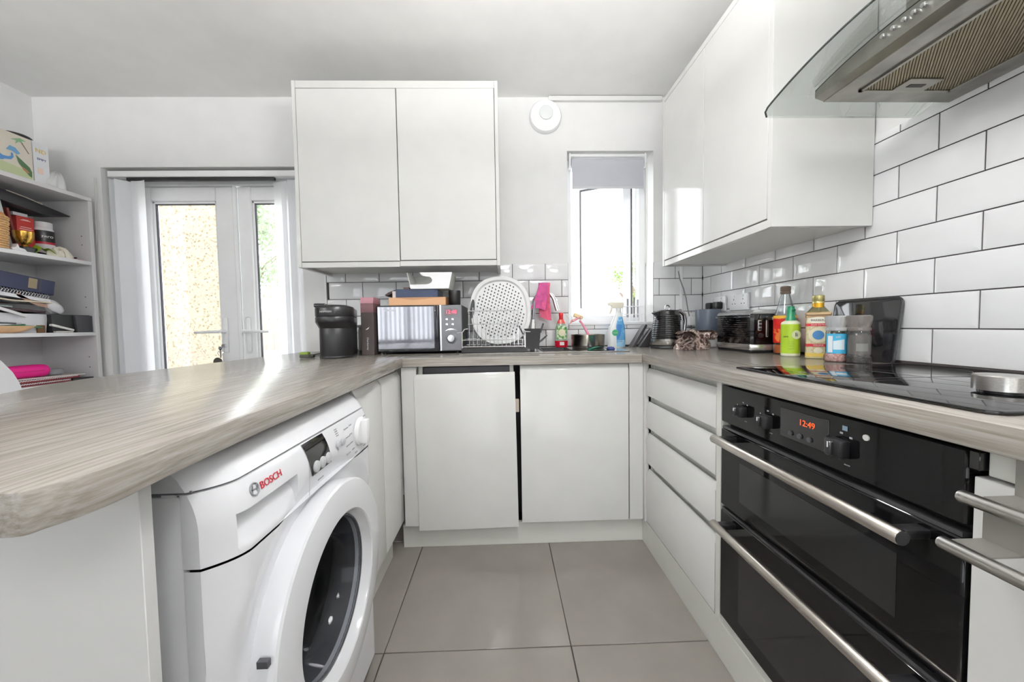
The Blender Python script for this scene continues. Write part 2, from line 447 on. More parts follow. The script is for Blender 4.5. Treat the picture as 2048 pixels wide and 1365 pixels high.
# vertical blinds, stacked left and right of the doors
vb = thing('vertical_blind', 'white vertical slat blind drawn open to both sides of the glazed doors', 'blind', (-1.77, 2.255, 1.96))
part('head_rail', MB().box(DX0+.02, DX1, 2.222, 2.262, 1.962, 1.998, .003), M['upvc'], vb, world=True)
part('rail_track', MB().box(-2.225, -1.36, 2.232, 2.252, 1.944, 1.962, .001), M['black'], vb, 'black underside of the head rail', world=True)
def slat(xc, yc, ang, w=.089):
    s = MB().grid(lambda u, v: Vector(((u-.5)*w, .006*math.sin(u*math.pi), .06+v*1.885)), 6, 8)
    s.xf(TX(xc, yc, 0) @ RZ(ang))
    return part('slat', s, M['blind'], vb, world=True, sharp=60)
for xc, yc, ang in ((-2.312, 2.262, 20), (-2.280, 2.245, 62), (-2.262, 2.252, 66), (-2.232, 2.232, 40), (-2.205, 2.248, 12), (-2.160, 2.232, -6)): slat(xc, yc, ang)
for xc, yc, ang in ((-1.345, 2.262, -14), (-1.29, 2.250, -10), (-1.235, 2.235, 8)): slat(xc, yc, ang)
bc = MB().tube([(-2.375, 2.20, 1.95), (-2.378, 2.195, 1.6), (-2.40, 2.19, 1.36), (-2.385, 2.19, 1.15), (-2.36, 2.19, 1.10), (-2.355, 2.2, 1.3), (-2.362, 2.2, 1.95)], .0014, 5)
part('bead_chain', bc, cm((205, 203, 198), .5), vb, world=True)

# ---------------------------------------------------------------- kitchen window
win = structure('window_1', MB().box(WX0, WX0+.045, 2.33, 2.40, WZ0, WZ1, .004).box(WX1-.045, WX1, 2.33, 2.40, WZ0, WZ1, .004).box(WX0+.045, WX1-.045, 2.33, 2.40, WZ1-.05, WZ1, .004).box(WX0+.045, WX1-.045, 2.33, 2.40, WZ0, WZ0+.05, .004), M['upvc'])
part('window_sill', MB().box(WX0, WX1, YB-.012, 2.33, WZ0-.012, WZ0+.004, .003), M['upvc'], win)
# open casement hung on the right-hand side, swung outwards
sw, sh = .40, WZ1-WZ0-.11
sash = MB(); fr = .055
sash.box(-sw, -sw+fr, 0, .055, 0, sh, .005).box(-fr, 0, 0, .055, 0, sh, .005).box(-sw+fr, -fr, 0, .055, sh-fr, sh, .005).box(-sw+fr, -fr, 0, .055, 0, fr, .005)
TS = TX(.872, 2.40, WZ0+.055) @ RZ(-26)
so = part('sash', sash.xf(TS), M['upvc'], win)
part('pane', MB().box(-sw+fr, -fr, .024, .03, fr, sh-fr).xf(TS), M['glass'], so)
part('sash_gasket', MB().box(-.002, .006, -.004, .02, 0, sh).box(-sw+fr-.002, -sw+fr+.004, -.003, .02, fr, sh-fr).box(-sw+fr, -fr, -.003, .02, sh-fr-.004, sh-fr+.001).xf(TS), cm((90, 90, 94), .8), so)
rb = thing('roller_blind', 'short pale grey roller blind at the top of the small window', 'blind', (.66, 2.235, 2.05))
part('head_rail', MB().lathe([(.011, .43), (.011, .905)], (0, 2.24, 2.083), 'x', 12), M['upvc'], rb, world=True)
part('blind_roll', MB().lathe([(.026, .44), (.026, .888)], (0, 2.245, 2.040), 'x', 20), M['roller'], rb, world=True)
part('blind_fabric', MB().box(.442, .886, 2.2195, 2.2215, 1.884, 2.038), M['roller'], rb, world=True)
part('bottom_bar', MB().box(.442, .886, 2.217, 2.224, 1.876, 1.892, .002), cm((206, 207, 212), .5), rb, world=True)
for x_ in (.431, .899): part('end_bracket', MB().box(x_-.005, x_+.006, 2.225, 2.27, 2.01, 2.095, .002), M['upvc'], rb, world=True)
part('bead_chain', MB().tube([(.9, 2.222, 2.03), (.897, 2.218, 1.7), (.894, 2.217, 1.42), (.901, 2.217, 1.40), (.906, 2.220, 1.7), (.908, 2.222, 2.03)], .002, 5), cm((230, 228, 224), .4), rb, world=True)
wc = thing('wire_caddy', 'small white wire caddy standing on the window sill', 'caddy', (.83, 2.285, WZ0+.004))
cd = MB()
for z in (0.004, .05, .10):
    cd.tube([(-.07, -.03, z), (.07, -.03, z), (.07, .03, z), (-.07, .03, z), (-.07, -.03, z)], .0022, 6)
for i in range(7):
    for y in (-.03, .03): cd.tube([(-.07+i*.0233, y, .004), (-.07+i*.0233, y, .12 if i % 2 else .105)], .0018, 6)
part('wire_frame', cd, M['upvc'], wc)
part('peg', MB().box(-.03, -.018, -.004, .004, .03, .15, .002), cm((150, 150, 155), .4), wc)
part('peg', MB().box(.012, .022, -.004, .004, .03, .16, .002), cm((120, 120, 126), .4), wc)
part('peg', MB().box(.036, .046, -.004, .004, .03, .145, .002), cm((170, 170, 175), .4), wc)

# rear window (behind the camera) with open vertical slats
w2 = structure('window_2', MB().box(RWX0, RWX0+.05, YREAR-.08, YREAR-.02, RWZ0, RWZ1).box(RWX1-.05, RWX1, YREAR-.08, YREAR-.02, RWZ0, RWZ1).box(RWX0, RWX1, YREAR-.08, YREAR-.02, RWZ1-.05, RWZ1).box(RWX0, RWX1, YREAR-.08, YREAR-.02, RWZ0, RWZ0+.05).box(-1.70, -1.64, YREAR-.08, YREAR-.02, RWZ0, RWZ1), M['upvc'])
part('pane', MB().box(RWX0+.05, RWX1-.05, YREAR-.053, YREAR-.047, RWZ0+.05, RWZ1-.05), M['glass'], w2)

rvb = thing('vertical_blind', 'white vertical slat blind over the rear window', 'blind', (-1.675, YREAR+.06, RWZ1))
part('head_rail', MB().box(RWX0, RWX1, YREAR+.03, YREAR+.07, RWZ1-.01, RWZ1+.03, .003), M['upvc'], rvb, world=True)
rsl = mesh_of('slat', MB().grid(lambda u, v: Vector(((u-.5)*.09, .006*math.sin(u*math.pi), RWZ0-.05+v*(RWZ1-RWZ0+.04)-RWZ1)), 4, 3), M['blind'], 60)
for i in range(20):
    o = bpy.data.objects.new('slat', rsl); C.objects.link(o); o.parent = rvb
    o.location = (-.78+i*.082, -.01, 0); o.rotation_euler = (0, 0, R(48 if i % 5 else 30))

# ---------------------------------------------------------------- worktops
def outline_smooth(pts, n=6):
    # Catmull-Rom through the points (open)
    out = []
    for i in range(len(pts)-1):
        p0 = Vector(pts[max(i-1, 0)]); p1 = Vector(pts[i]); p2 = Vector(pts[i+1]); p3 = Vector(pts[min(i+2, len(pts)-1)])
        for k in range(n):
            t = k/n
            out.append(tuple(.5*((2*p1)+(p2-p0)*t+(2*p0-5*p1+4*p2-p3)*t*t+(-p0+3*p1-3*p2+p3)*t**3)))
    out.append(tuple(pts[-1])); return out
curve = outline_smooth([(-.418, .60), (-.410, .46), (-.402, .375), (-.412, .33), (-.434, .312), (-.55, .335), (-.75, .42), (-.95, .57), (-1.08, .71), (-1.15, .845), (-1.21, .98), (-1.245, 1.12), (-1.24, 1.30)])
pen = [(-.4525, YB-.002), (-.4525, 1.612), (-.430, 1.10), (-.422, .75)] + curve + [(-1.225, 1.62), (-1.20, YB-.002)]
solid('worktop', MB().prism(pen, WTB, WT, bev=.0025), M['wood_y'], 'grey oak laminate peninsula worktop with rounded end above the washing machine', 'worktop')
# back run with an opening for the sink bowl
SX0, SX1, SY0, SY1 = .19, .375, 1.80, 2.065
b = MB()
b.box(-.4515, SX0, 1.6125, YB-.002, WTB, WT).box(SX1, .6345, 1.6125, YB-.002, WTB, WT).box(SX0, SX1, 1.6125, SY0, WTB, WT).box(SX0, SX1, SY1, YB-.002, WTB, WT)
solid('worktop', b, M['wood_x'], 'grey oak laminate worktop under the small window, with the sink set in it', 'worktop')
solid('worktop', MB().box(.6355, XR-.0015, -.9, YB-.002, WTB, WT, .0022, 2), M['wood_y'], 'grey oak laminate worktop along the tiled side wall, with the black hob set in it', 'worktop')

# ---------------------------------------------------------------- back run base units
def jpull(x0, x1, yf, z0, z1, t=.02):
    # handleless front facing -y: flat face with bevelled finger lip at the top
    pr = [(yf, z0), (yf+t, z0), (yf+t, z1-.004), (yf+.017, z1), (yf+.013, z1), (yf, z1-.024)]
    return MB().prism([(p[0], p[1]) for p in pr], x0, x1, axis='x', bev=.0012)
def carcass(x0, x1, y0, y1, z0, z1, openface='y0', t=.018):
    m = MB()
    m.box(x0, x0+t, y0, y1, z0, z1).box(x1-t, x1, y0, y1, z0, z1).box(x0+t, x1-t, y0, y1, z0, z0+t)
    m.box(x0+t, x1-t, y1-t, y1, z0+t, z1) if openface == 'y0' else m.box(x0+t, x1-t, y0, y1, z1-t, z1)
    return m
u = thing('base_cabinet', 'white base unit whose door hangs low, leaving a dark gap above it', 'cabinet', (-.17, 1.9, 0))
part('body', carcass(-.39, .048, 1.655, 2.18, .11, .862), M['carcass'], u, world=True)
part('control_strip', MB().box(-.372, .030, 1.664, 1.70, .80, .858, .003), cm((70, 68, 74), .3), u, 'dark strip seen in the gap above the door', world=True)
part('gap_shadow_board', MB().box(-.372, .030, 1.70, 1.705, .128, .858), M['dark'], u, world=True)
d1 = jpull(-.2265, .2320, 0, 0, .722)
part('door', d1.xf(TX(-.171, 1.622, .107) @ RY(-.65)), M['gloss'], u, world=True)
part('hinge_plate', MB().box(.0485, .072, 1.650, 1.668, .64, .70, .002), cm((205, 190, 176), .5), u, 'beige catch showing in the gap', world=True)
part('filler_panel', MB().box(-.4635, -.3965, 1.630, 1.65, .122, .862, .001), M['gloss'], u, world=True)
u = thing('base_cabinet', 'white sink unit with one wide flat door below the window', 'cabinet', (.33, 1.9, 0))
part('body', MB().box(.086, .100, 1.655, 2.18, .11, .73).box(.57, .588, 1.655, 2.18, .11, .73).box(.100, .57, 1.655, 2.18, .11, .128).box(.100, .57, 2.16, 2.18, .128, .73), M['carcass'], u, world=True)
part('door', jpull(.0775, .5785, 1.63, .125, .860), M['gloss'], u, world=True)
part('filler_panel', MB().box(.583, .6465, 1.630, 1.65, .125, .862, .001), M['gloss'], u, world=True)
part('gap_shade_sheet', MB().box(.0485, .0855, 1.75, 1.76, .11, .80), M['dark'], u, world=True)  # dark sheet standing in for the shade between the doors
solid('plinth', MB().box(-.484, .6585, 1.668, 1.684, 0, .108, .001), M['carcass'], 'white kickboard under the units below the window', 'plinth')
# corner unit on the left, fronts facing +x
def jpull_x(y0, y1, xf, z0, z1, s=1, t=.02):
    # s=+1 faces +x, s=-1 faces -x ; profile in (x,z) swept along y
    pr = [(xf, z0), (xf-s*t, z0), (xf-s*t, z1-.004), (xf-s*.017, z1), (xf-s*.013, z1), (xf, z1-.024)]
    return MB().prism(pr, y0, y1, axis='y', bev=.0012)
u = thing('base_cabinet', 'white corner unit with two narrow doors between washing machine and dropped door', 'cabinet', (-.75, 1.38, 0))
part('body', MB().box(-1.08, -.49, 1.135, 1.150, .15, .862).box(-1.08, -.49, 1.605, 1.622, .15, .862).box(-1.08, -.49, 1.15, 1.605, .15, .168).box(-1.08, -1.06, 1.15, 1.605, .168, .862), M['carcass'], u, world=True)
part('door', jpull_x(1.136, 1.372, -.466, .158, .845), M['gloss'], u, world=True)
part('door', jpull_x(1.3755, 1.622, -.466, .158, .845), M['gloss'], u, world=True)
part('top_rail', MB().box(-.52, -.49, 1.15, 1.605, .83, .862), M['carcass'], u, world=True)
solid('plinth', MB().box(-.53, -.514, 1.135, 1.60, 0, .15, .001), M['carcass'], 'white kickboard under the narrow corner doors', 'plinth')
solid('end_panel', MB().box(-1.10, -.4505, .444, .4605, 0, WTB-.0015, .0008), cm((206, 206, 204), .45), 'white end panel carrying the peninsula worktop in front of the washing machine', 'panel')  # white board greyed in colour to stand in for the shadow on it

# ---------------------------------------------------------------- washing machine
wm = thing('washing_machine', 'white front loading washing machine under the peninsula worktop', 'washing machine', (-.72, .82, 0))
WY0, WY1 = .522, 1.118
def wx(y, z):
    x = -.408
    d = min(y-WY0, WY1-y)
    if d < .055: x -= .040*(1-d/.055)**2
    if z > .745: x -= .042*((z-.745)/.10)**2
    return x
def dish(y, z):
    r = math.hypot(y-.815, z-.432)
    if r < .31: return -.014*min(1, (.31-r)/.045)
    return 0
def front(y, z): return Vector((wx(y, z)+dish(y, z), y, z))
part('body', MB().box(-1.0, -.472, WY0, WY0+.012, .02, .800, .003, 2).box(-1.0, -.472, WY1-.012, WY1, .02, .800, .003, 2).box(-1.0, -.988, WY0+.012, WY1-.012, .02, .8).box(-.988, -.472, WY0+.012, WY1-.012, .02, .032).box(-.988, -.472, WY0+.012, WY1-.012, .788, .8), M['appliance'], wm, world=True)
fp = MB().grid(lambda a, c: front(WY0+a*(WY1-WY0), .045+c*(.688-.045)), 90, 90)
fp.f = [f_ for f_ in fp.f if min(math.hypot(fp.v[q_].y-.812, fp.v[q_].z-.436) for q_ in f_) > .19]; fp.mi = [0]*len(fp.f)
ny = 90
def edge(y0, z0, z1, n=12):
    return MB().grid(lambda a, c: Vector(((1-a)*(-.4725)+a*front(y0, z0+(z1-z0)*c).x, y0, z0+(z1-z0)*c)), 2, n)
def joinm(a, b2): a.add(b2.v, b2.f); return a
joinm(fp, edge(WY0, .045, .688)); joinm(fp, edge(WY1, .045, .688))
part('front_panel', fp, M['appliance'], wm, world=True, sharp=50)
# fascia with the scooped drawer handle (y .553-.70)
def fas(y, z):
    p = front(y, z)
    ly = .553; ry = .705; zt = .757-.0*(y-ly); zb = .700
    if ly < y < ry and zb < z < zt:
        p.x -= .026*(z-zb)/(zt-zb)
    return p
ys = sorted(set([WY0+i*(WY1-WY0)/120 for i in range(121)]+[.5529, .5531, .7049, .7051]))
zs = sorted(set([.692+i*(.803-.692)/28 for i in range(29)]+[.7569, .7571]))
fa = MB(); nyy = len(ys)
fa.add([fas(y, z) for z in zs for y in ys], [[j*nyy+i, j*nyy+i+1, (j+1)*nyy+i+1, (j+1)*nyy+i] for j in range(len(zs)-1) for i in range(nyy-1)])
fa.box(-.50, -.478, WY0+.002, WY1-.002, .690, .803)
joinm(fa, edge(WY0, .692, .803)); joinm(fa, edge(WY1, .692, .803))
def cap_strip(m, z, y0=WY0, y1=WY1):
    m.grid(lambda a, c: Vector(((1-c)*(-.48)+c*wx(y0+a*(y1-y0), z), y0+a*(y1-y0), z)), 60, 1)
cap_strip(fa, .803); cap_strip(fa, .692)
fascia = part('fascia', fa, M['appliance'], wm, world=True, sharp=50)
part('drawer_seam', MB().grid(lambda a, c: Vector((wx(.742+.006*c, .70+.1*c)+.0004, .742+.008*c+a*.0022, .694+c*.108)), 1, 12), cm((176, 178, 182), .5), fascia, world=True)
# lid
ld = MB()
lz = [.8065, .825, .840, .846, .848]
li = [0, 0, .004, .012, .03]
ld.grid(lambda a, c: Vector((wx(WY0+a*(WY1-WY0), lz[min(4, int(c*4+.5))])-li[min(4, int(c*4+.5))], WY0+a*(WY1-WY0), lz[min(4, int(c*4+.5))])), 60, 4)
ld.grid(lambda a, c: Vector((-1.0+c*(wx(WY0+a*(WY1-WY0), .848)-.03+1.0), WY0+a*(WY1-WY0), .848)), 60, 2)
cap_strip(ld, .8065)
for yy in (WY0, WY1):
    ld.grid(lambda a, c: Vector((-1.0+a*(wx(yy, lz[min(4, int(c*4+.5))])-li[min(4, int(c*4+.5))]+1.0), yy, lz[min(4, int(c*4+.5))])), 2, 4)
part('lid', ld, M['appliance'], wm, world=True, sharp=40)
part('lid_gap', MB().box(-.99, -.458, WY0+.003, WY1-.003, .7985, .808), cm((120, 122, 126), .6), wm, world=True)
# door
DCY, DCZ = .812, .436
part('door_ring', MB().lathe([(.243, -.424), (.2465, -.41), (.2475, -.388), (.2465, -.382), (.242, -.3785), (.205, -.3725), (.176, -.3735), (.1725, -.376), (.167, -.392), (.160, -.402), (.158, -.415)], (0, DCY, DCZ), 'x', 96, cap=False), M['appliance'], wm, world=True, sharp=24)
part('door_glass', MB().lathe([(.160, -.400), (.157, -.412), (.150, -.44), (.135, -.475), (.10, -.497), (.05, -.505), (0.0001, -.507)], (0, DCY, DCZ), 'x', 64, cap=False), glass_mat('washer_glass', (196, 198, 202), .015, top=.10), wm, world=True)
part('door_seal', MB().lathe([(.159, -.402), (.164, -.43), (.17, -.47), (.19, -.49)], (0, DCY, DCZ), 'x', 64, cap=False), cm((120, 120, 122), .55), wm, world=True)
part('drum', MB().lathe([(.19, -.49), (.235, -.50), (.235, -.80), (.0001, -.81)], (0, DCY, DCZ), 'x', 48, cap=False), cm((170, 170, 172), .38, 1.0), wm, world=True)
part('glass_rim', MB().tube([(-.399, DCY+.1605*math.cos(t), DCZ+.1605*math.sin(t)) for t in [i*2*math.pi/64 for i in range(65)]], .0025, 6), cm((70, 72, 76), .3), wm, world=True)
part('door_notch', MB().box(-.404, -.386, .5632, .572, .496, .508, .0005), cm((60, 60, 64), .6), wm, 'dark finger notch at the edge of the porthole', world=True)
part('door_hinge', MB().box(-.425, -.388, 1.045, 1.075, .36, .51, .006, 2), M['appliance'], wm, world=True)
# controls, following the face
def on_face(y, z, off=0.001): return Vector((wx(y, z)+off, y, z))
dm = MB().grid(lambda a, c: on_face(.742+.012*(1-c)+a*.085, .730+c*.072, .0018), 6, 6)
part('display_panel', dm, M['black_gloss'], fascia, world=True)
for i in range(3):
    p = on_face(.772+i*.026, .745, .001)
    part('button', MB().lathe([(.0125, 0), (.012, .004), (.008, .0055), (0.0001, .006)], p, 'x', 20), cm((196, 197, 200), .3), fascia, world=True)
for i in range(2):
    p = on_face(.878+i*.025, .757, .001)
    part('button', MB().lathe([(.0095, 0), (.009, .004), (.0001, .006)], p, 'x', 16), cm((190, 191, 195), .3), fascia, world=True)
p = on_face(1.012, .752, 0)
kn = MB().lathe([(.040, 0), (.040, .004), (.034, .010), (.0001, .011)], p, 'x', 32)
kn.box(p.x+.006, p.x+.026, p.y-.013, p.y+.013, p.z-.034, p.z+.034, .005, 2)
part('programme_knob', kn, cm((240, 240, 241), .25), fascia, world=True)
pm = MB()
for i in range(14):
    a = R(-150+i*23)
    y, z = 1.012+.062*math.sin(a)*.95, .752+.058*math.cos(a)
    if z > .799 or z < .697: continue
    q = on_face(y, z, .0008); pm.box(q.x-.0003, q.x+.0006, y-.007, y+.007, z-.0014, z+.0014)
for r_ in range(4):
    q = on_face(.935, .715+r_*.022, .0008); pm.box(q.x-.0003, q.x+.0006, q.y-.012, q.y+.012, q.z-.0012, q.z+.0012)
    q = on_face(.885, .778+r_*.005, .0008); pm.box(q.x-.0003, q.x+.0006, q.y-.006, q.y+.006, q.z-.0009, q.z+.0009)
q = on_face(.79, .712, .0008); pm.box(q.x-.0003, q.x+.0006, q.y-.012, q.y+.012, q.z-.0014, q.z+.0014)
part('panel_print', pm, M['grey_text'], fascia, world=True)
text_part('lettering', 'BOSCH', .0178, M['red_text'], fascia, frame(on_face(.632, .7785, .0012), (0, 1, 0), (-.25, 0, 1)), world=True)
q = on_face(.590, .7800, .0012)
lg = MB().tube([(q.x-.003*math.sin(t), q.y+.0095*math.cos(t), q.z+.0095*math.sin(t)) for t in [i*math.pi/12 for i in range(25)]], .0012, 6)
lg.box(q.x-.0006, q.x+.0006, q.y-.006, q.y-.0042, q.z-.008, q.z+.008).box(q.x-.0006, q.x+.0006, q.y+.0042, q.y+.006, q.z-.008, q.z+.008).box(q.x-.0006, q.x+.0006, q.y-.006, q.y+.006, q.z-.001, q.z+.001)
part('logo', lg, M['grey_text'], fascia, world=True)
part('service_flap', MB().box(-.415, -.405, .60, .72, .055, .13, .004), M['appliance'], wm, world=True)
for xx in (-.95, -.5):
    for yy in (WY0+.06, WY1-.06): part('foot', MB().lathe([(.022, 0), (.022, .02)], (xx, yy, 0), 'z', 14), M['black'], wm, world=True)
print('structure ok')

# ---------------------------------------------------------------- right run: drawers, oven, end cabinet
XF = .655
solid('corner_post', MB().box(.6475, .668, 1.6165, 1.651, .12, .862, .001), M['gloss'], 'narrow white corner post between sink unit and drawers', 'panel')
u = thing('drawer_unit', 'white four-drawer unit left of the black double oven', 'drawers', (.95, 1.35, 0))
part('body', MB().box(XF+.022, 1.2, 1.072, 1.088, .12, .862).box(XF+.022, 1.2, 1.600, 1.616, .12, .862).box(XF+.022, 1.2, 1.088, 1.6, .12, .136).box(XF+.030, XF+.036, 1.088, 1.6, .136, .862), M['carcass'], u, world=True)
for z0, z1 in ((.715, .840), (.568, .686), (.404, .540), (.126, .372)):
    part('drawer_front', jpull_x(1.079, 1.612, XF, z0, z1, s=-1), M['gloss'], u, world=True)
solid('plinth', MB().box(.657, .673, -.9, 1.667, 0, .120, .001), M['carcass'], 'white kickboard under the drawers and oven', 'plinth')
ov = thing('oven', 'black built-under double oven with two long steel bar handles', 'oven', (.95, .76, 0))
OY0, OY1 = .478, 1.043
part('body', MB().box(.675, 1.2, OY0+.005, OY1-.005, .15, .857), M['black'], ov, world=True)
cp = part('control_panel', MB().box(.650, .672, OY0, OY1, .748, .858, .003), M['oven_glass'], ov, world=True)
def oven_door(z0, z1, hz, name='oven_door'):
    d = part(name, MB().box(.650, .674, OY0, OY1, z0, z1, .003), M['oven_glass'], ov, world=True)
    part('inner_window', MB().box(.6492, .651, OY0+.085, OY1-.085, z0+.045, z1-.075, .0), cm((30, 30, 31), .08), d, world=True)
    part('door_top_trim', MB().box(.652, .672, OY0+.004, OY1-.004, z1+.001, z1+.008), cm((60, 60, 62), .25), d, world=True)
    hm = MB(); n = 20
    hm.lathe([(.010, OY0+.033), (.012, OY0+.036), (.012, OY1-.049), (.010, OY1-.046)], (.598, 0, hz), 'y', 24)
    part('handle', hm, M['handle'], d, 'satin steel bar handle', world=True)
    for yy in (OY0+.050, OY1-.062): part('handle_bracket', MB().box(.600, .652, yy-.011, yy+.011, hz-.008, hz+.008, .004, 2), M['black'], d, world=True)
    part('handle_cap', MB().lathe([(.0108, OY0+.0322), (.0108, OY0+.034)], (.598, 0, hz), 'y', 20), M['black'], d, world=True)
oven_door(.497, .728, .7115)
oven_door(.152, .482, .4630)
for (ky, kz, w) in ((.945, .800, .030), (.855, .797, .032), (.664, .797, .036)):
    kk = MB().box(.629, .652, ky-w/2, ky+w/2, kz-w/2, kz+w/2, .005, 2)
    kk.box(.622, .632, ky-.005, ky+.005, kz-w/2+.004, kz+w/2-.004, .002)
    part('knob', kk, M['black'], cp, world=True)
    for a0, a1, c0, c1 in ((w*.75, w*.85, .012, .015), (-.003, .003, w*.75, w*.85), (-w*.6, -w*.45, w*.62, w*.72), (-w*.5, -w*.2, -w*.85, -w*.80)):
        part('knob_print', MB().box(.6488, .6495, ky+a0, ky+a1, kz+c0, kz+c1), cm((150, 150, 155), .5), cp, world=True)
    part('knob_mark', MB().box(.6212, .6222, ky-.001, ky+.001, kz+.002, kz+w/2-.005), M['white_text'], cp, world=True)
part('display_panel', MB().box(.6488, .651, .69, .815, .775, .842, .0005), M['black_gloss'], cp, world=True)
text_part('clock_display', '12:49', .0185, mat('lit_digits', (255, 92, 40), .5, emit=(255, 80, 30), estr=.55), cp, frame((.6484, .742, .820), (0, -1, 0), (0, 0, 1)), world=True)
for yb_ in (.784, .759, .734):
    part('button', MB().lathe([(.0055, -.004), (.0055, .001)], (.6495, yb_, .789), 'x', 14), cm((60, 60, 64), .3), cp, world=True)
part('lock_symbol', MB().box(.6486, .6492, .652, .662, .832, .841), cm((130, 150, 165), .5), cp, world=True)
part('indicator', MB().lathe([(.0055, -.002), (.0055, .001)], (.6495, .617, .831), 'x', 14), cm((205, 205, 200), .3), cp, world=True)
hs = thing('oven_housing', 'white side panels of the cabinet holding the black oven', 'cabinet', (.95, .76, 0))
part('side_panel', MB().box(.652, 1.2, 1.0465, 1.0695, .12, .863), M['carcass'], hs, world=True)
part('top_trim', MB().box(.651, .672, OY0-.012, OY0-.0005, .832, .858, .001), M['black_gloss'], ov, world=True)
part('base_panel', MB().box(.664, 1.2, .478, 1.0465, .12, .138), M['carcass'], hs, world=True)
u = thing('base_cabinet', 'white base unit right of the oven with steel towel rails hooked over its door', 'cabinet', (.95, .2, 0))
part('body', MB().box(.678, 1.2, -.15, .472, .12, .862), M['carcass'], u, world=True)
part('door', MB().box(XF, XF+.02, -.148, .474, .128, .822, .0012), M['gloss'], u, world=True)
part('top_rail', MB().box(XF+.006, XF+.02, -.148, .464, .826, .862, .001), M['carcass'], u, world=True)
rk = thing('towel_rail', 'brushed steel double towel rail hooked over the cabinet door beside the oven', 'rail', (.62, .3, .8))
def bracket(y0, y1):
    t = .0022
    return (MB().box(.6515, .6535, y0, y1, .8145, .862).box(.6105, .6535, y0, y1, .8120, .8145)
            .box(.6105, .6127, y0, y1, .7600, .8120).box(.570, .6127, y0, y1, .7578, .7600))
part('bracket', bracket(.395, .432), cm((150, 148, 142), .38, .55), rk, world=True)
part('bracket', bracket(.02, .057), cm((150, 148, 142), .38, .55), rk, world=True)
def rail(x, z, y0, y1):
    return MB().lathe([(.0075, y0), (.0085, y0+.002), (.0085, y1-.002), (.0075, y1)], (x, 0, z), 'y', 16)
part('rail', rail(.606, .806, -.05, .452), M['steel'], rk, world=True)
part('rail', rail(.566, .752, -.05, .440), M['steel'], rk, world=True)

# ---------------------------------------------------------------- hob
hb = thing('hob', 'black glass hob set in the side worktop below the extractor', 'hob', (.95, .75, WT+.0005))
HX0, HX1, HY0, HY1 = .684, 1.222, .474, 1.028
part('glass_plate', MB().prism([(HX0+.015, HY0), (HX1, HY0), (HX1, HY1), (HX0, HY1), (HX0, HY0+.012)], WT+.001, WT+.0065, bev=.0015), M['black_gloss'], hb, world=True)
def ringm(x, y, r, w=.0012):
    n = 48; vs = []; fs = []
    for i in range(n):
        a = 2*math.pi*i/n
        vs += [(x+r*math.cos(a), y+r*math.sin(a), WT+.0067), (x+(r+w)*math.cos(a), y+(r+w)*math.sin(a), WT+.0067)]
    for i in range(n):
        k2 = (i+1) % n; fs.append([2*i, 2*i+1, 2*k2+1, 2*k2])
    return MB().add(vs, fs)
rm_ = cm((88, 88, 90), .3)
for x, y, r in ((.83, .905, .075), (1.08, .905, .092), (1.08, .645, .075), (1.08, .645, .118), (.84, .66, .09)):
    part('zone_ring', ringm(x, y, r), rm_, hb, world=True)
part('zone_mark', MB().box(.95, .9508, .53, .98, WT+.0066, WT+.0069).box(.70, 1.20, .776, .7768, WT+.0066, WT+.0069), rm_, hb, world=True)
kk = thing('control_knob', 'round brushed steel magnetic knob standing on the black hob', 'knob', (.858, .590, WT+.0072))
part('knob_body', MB().lathe([(.024, 0), (.024, .005), (.033, .006), (.033, .030), (.031, .032), (.0001, .032)], (0, 0, 0), 'z', 40), M['steel'], kk)
part('knob_base', MB().lathe([(.0242, .0), (.0245, .006)], (0, 0, 0), 'z', 32), M['black'], kk)

# ---------------------------------------------------------------- cooker hood
hd = thing('cooker_hood', 'stainless steel extractor hood with curved glass canopy above the hob', 'hood', (1.0, .76, 1.64))
GY0, GY1, GC = .452, 1.070, .761
def gz(y): return 1.6475+.050*(1-((y-GC)/.309)**2)
def gx(y):
    e = max(0, abs(y-GC)-.275)/.034
    return .776+.020*e**2.5
def canopy():
    n = 40; vs = []; fs = []
    ysn = [GY0+(GY1-GY0)*i/n for i in range(n+1)]
    for y in ysn:
        for x in (gx(y), XR-.004):
            vs += [(x, y, gz(y)), (x, y, gz(y)+.006)]
    for i in range(n):
        a, c = 4*i, 4*(i+1)
        fs += [[a, a+2, c+2, c], [a+1, c+1, c+3, a+3], [a, c, c+1, a+1], [a+2, a+3, c+3, c+2]]
    fs += [[0, 1, 3, 2], [4*n, 4*n+2, 4*n+3, 4*n+1]]
    return MB().add(vs, fs)
gl = part('glass_canopy', canopy(), M['hood_glass'], hd, world=True)
ge = MB()
ge.tube([(gx(GY0+(GY1-GY0)*i/40)-.0005, GY0+(GY1-GY0)*i/40, gz(GY0+(GY1-GY0)*i/40)+.003) for i in range(41)], .0026, 6)
part('glass_edge', ge, cm((52, 60, 58), .15), gl, 'dark polished glass edge', world=True)
BY0, BY1, BZ = .537, .984, 1.643
def body_top(y): return gz(y)-.003
bm_ = MB(); n = 30
vs = []; fs = []
for i in range(n+1):
    y = BY0+(BY1-BY0)*i/n
    t = body_top(y)
    vs += [(.889, y, BZ), (.866, y, BZ+.008), (.866, y, max(t, BZ+.010)), (XR-.005, y, max(t, BZ+.010)), (XR-.005, y, BZ)]
for i in range(n):
    a, c = 5*i, 5*(i+1)
    for k in range(4): fs.append([a+k, a+k+1, c+k+1, c+k])
fs += [[0, 1, 2, 3, 4], [5*n+4, 5*n+3, 5*n+2, 5*n+1, 5*n]]
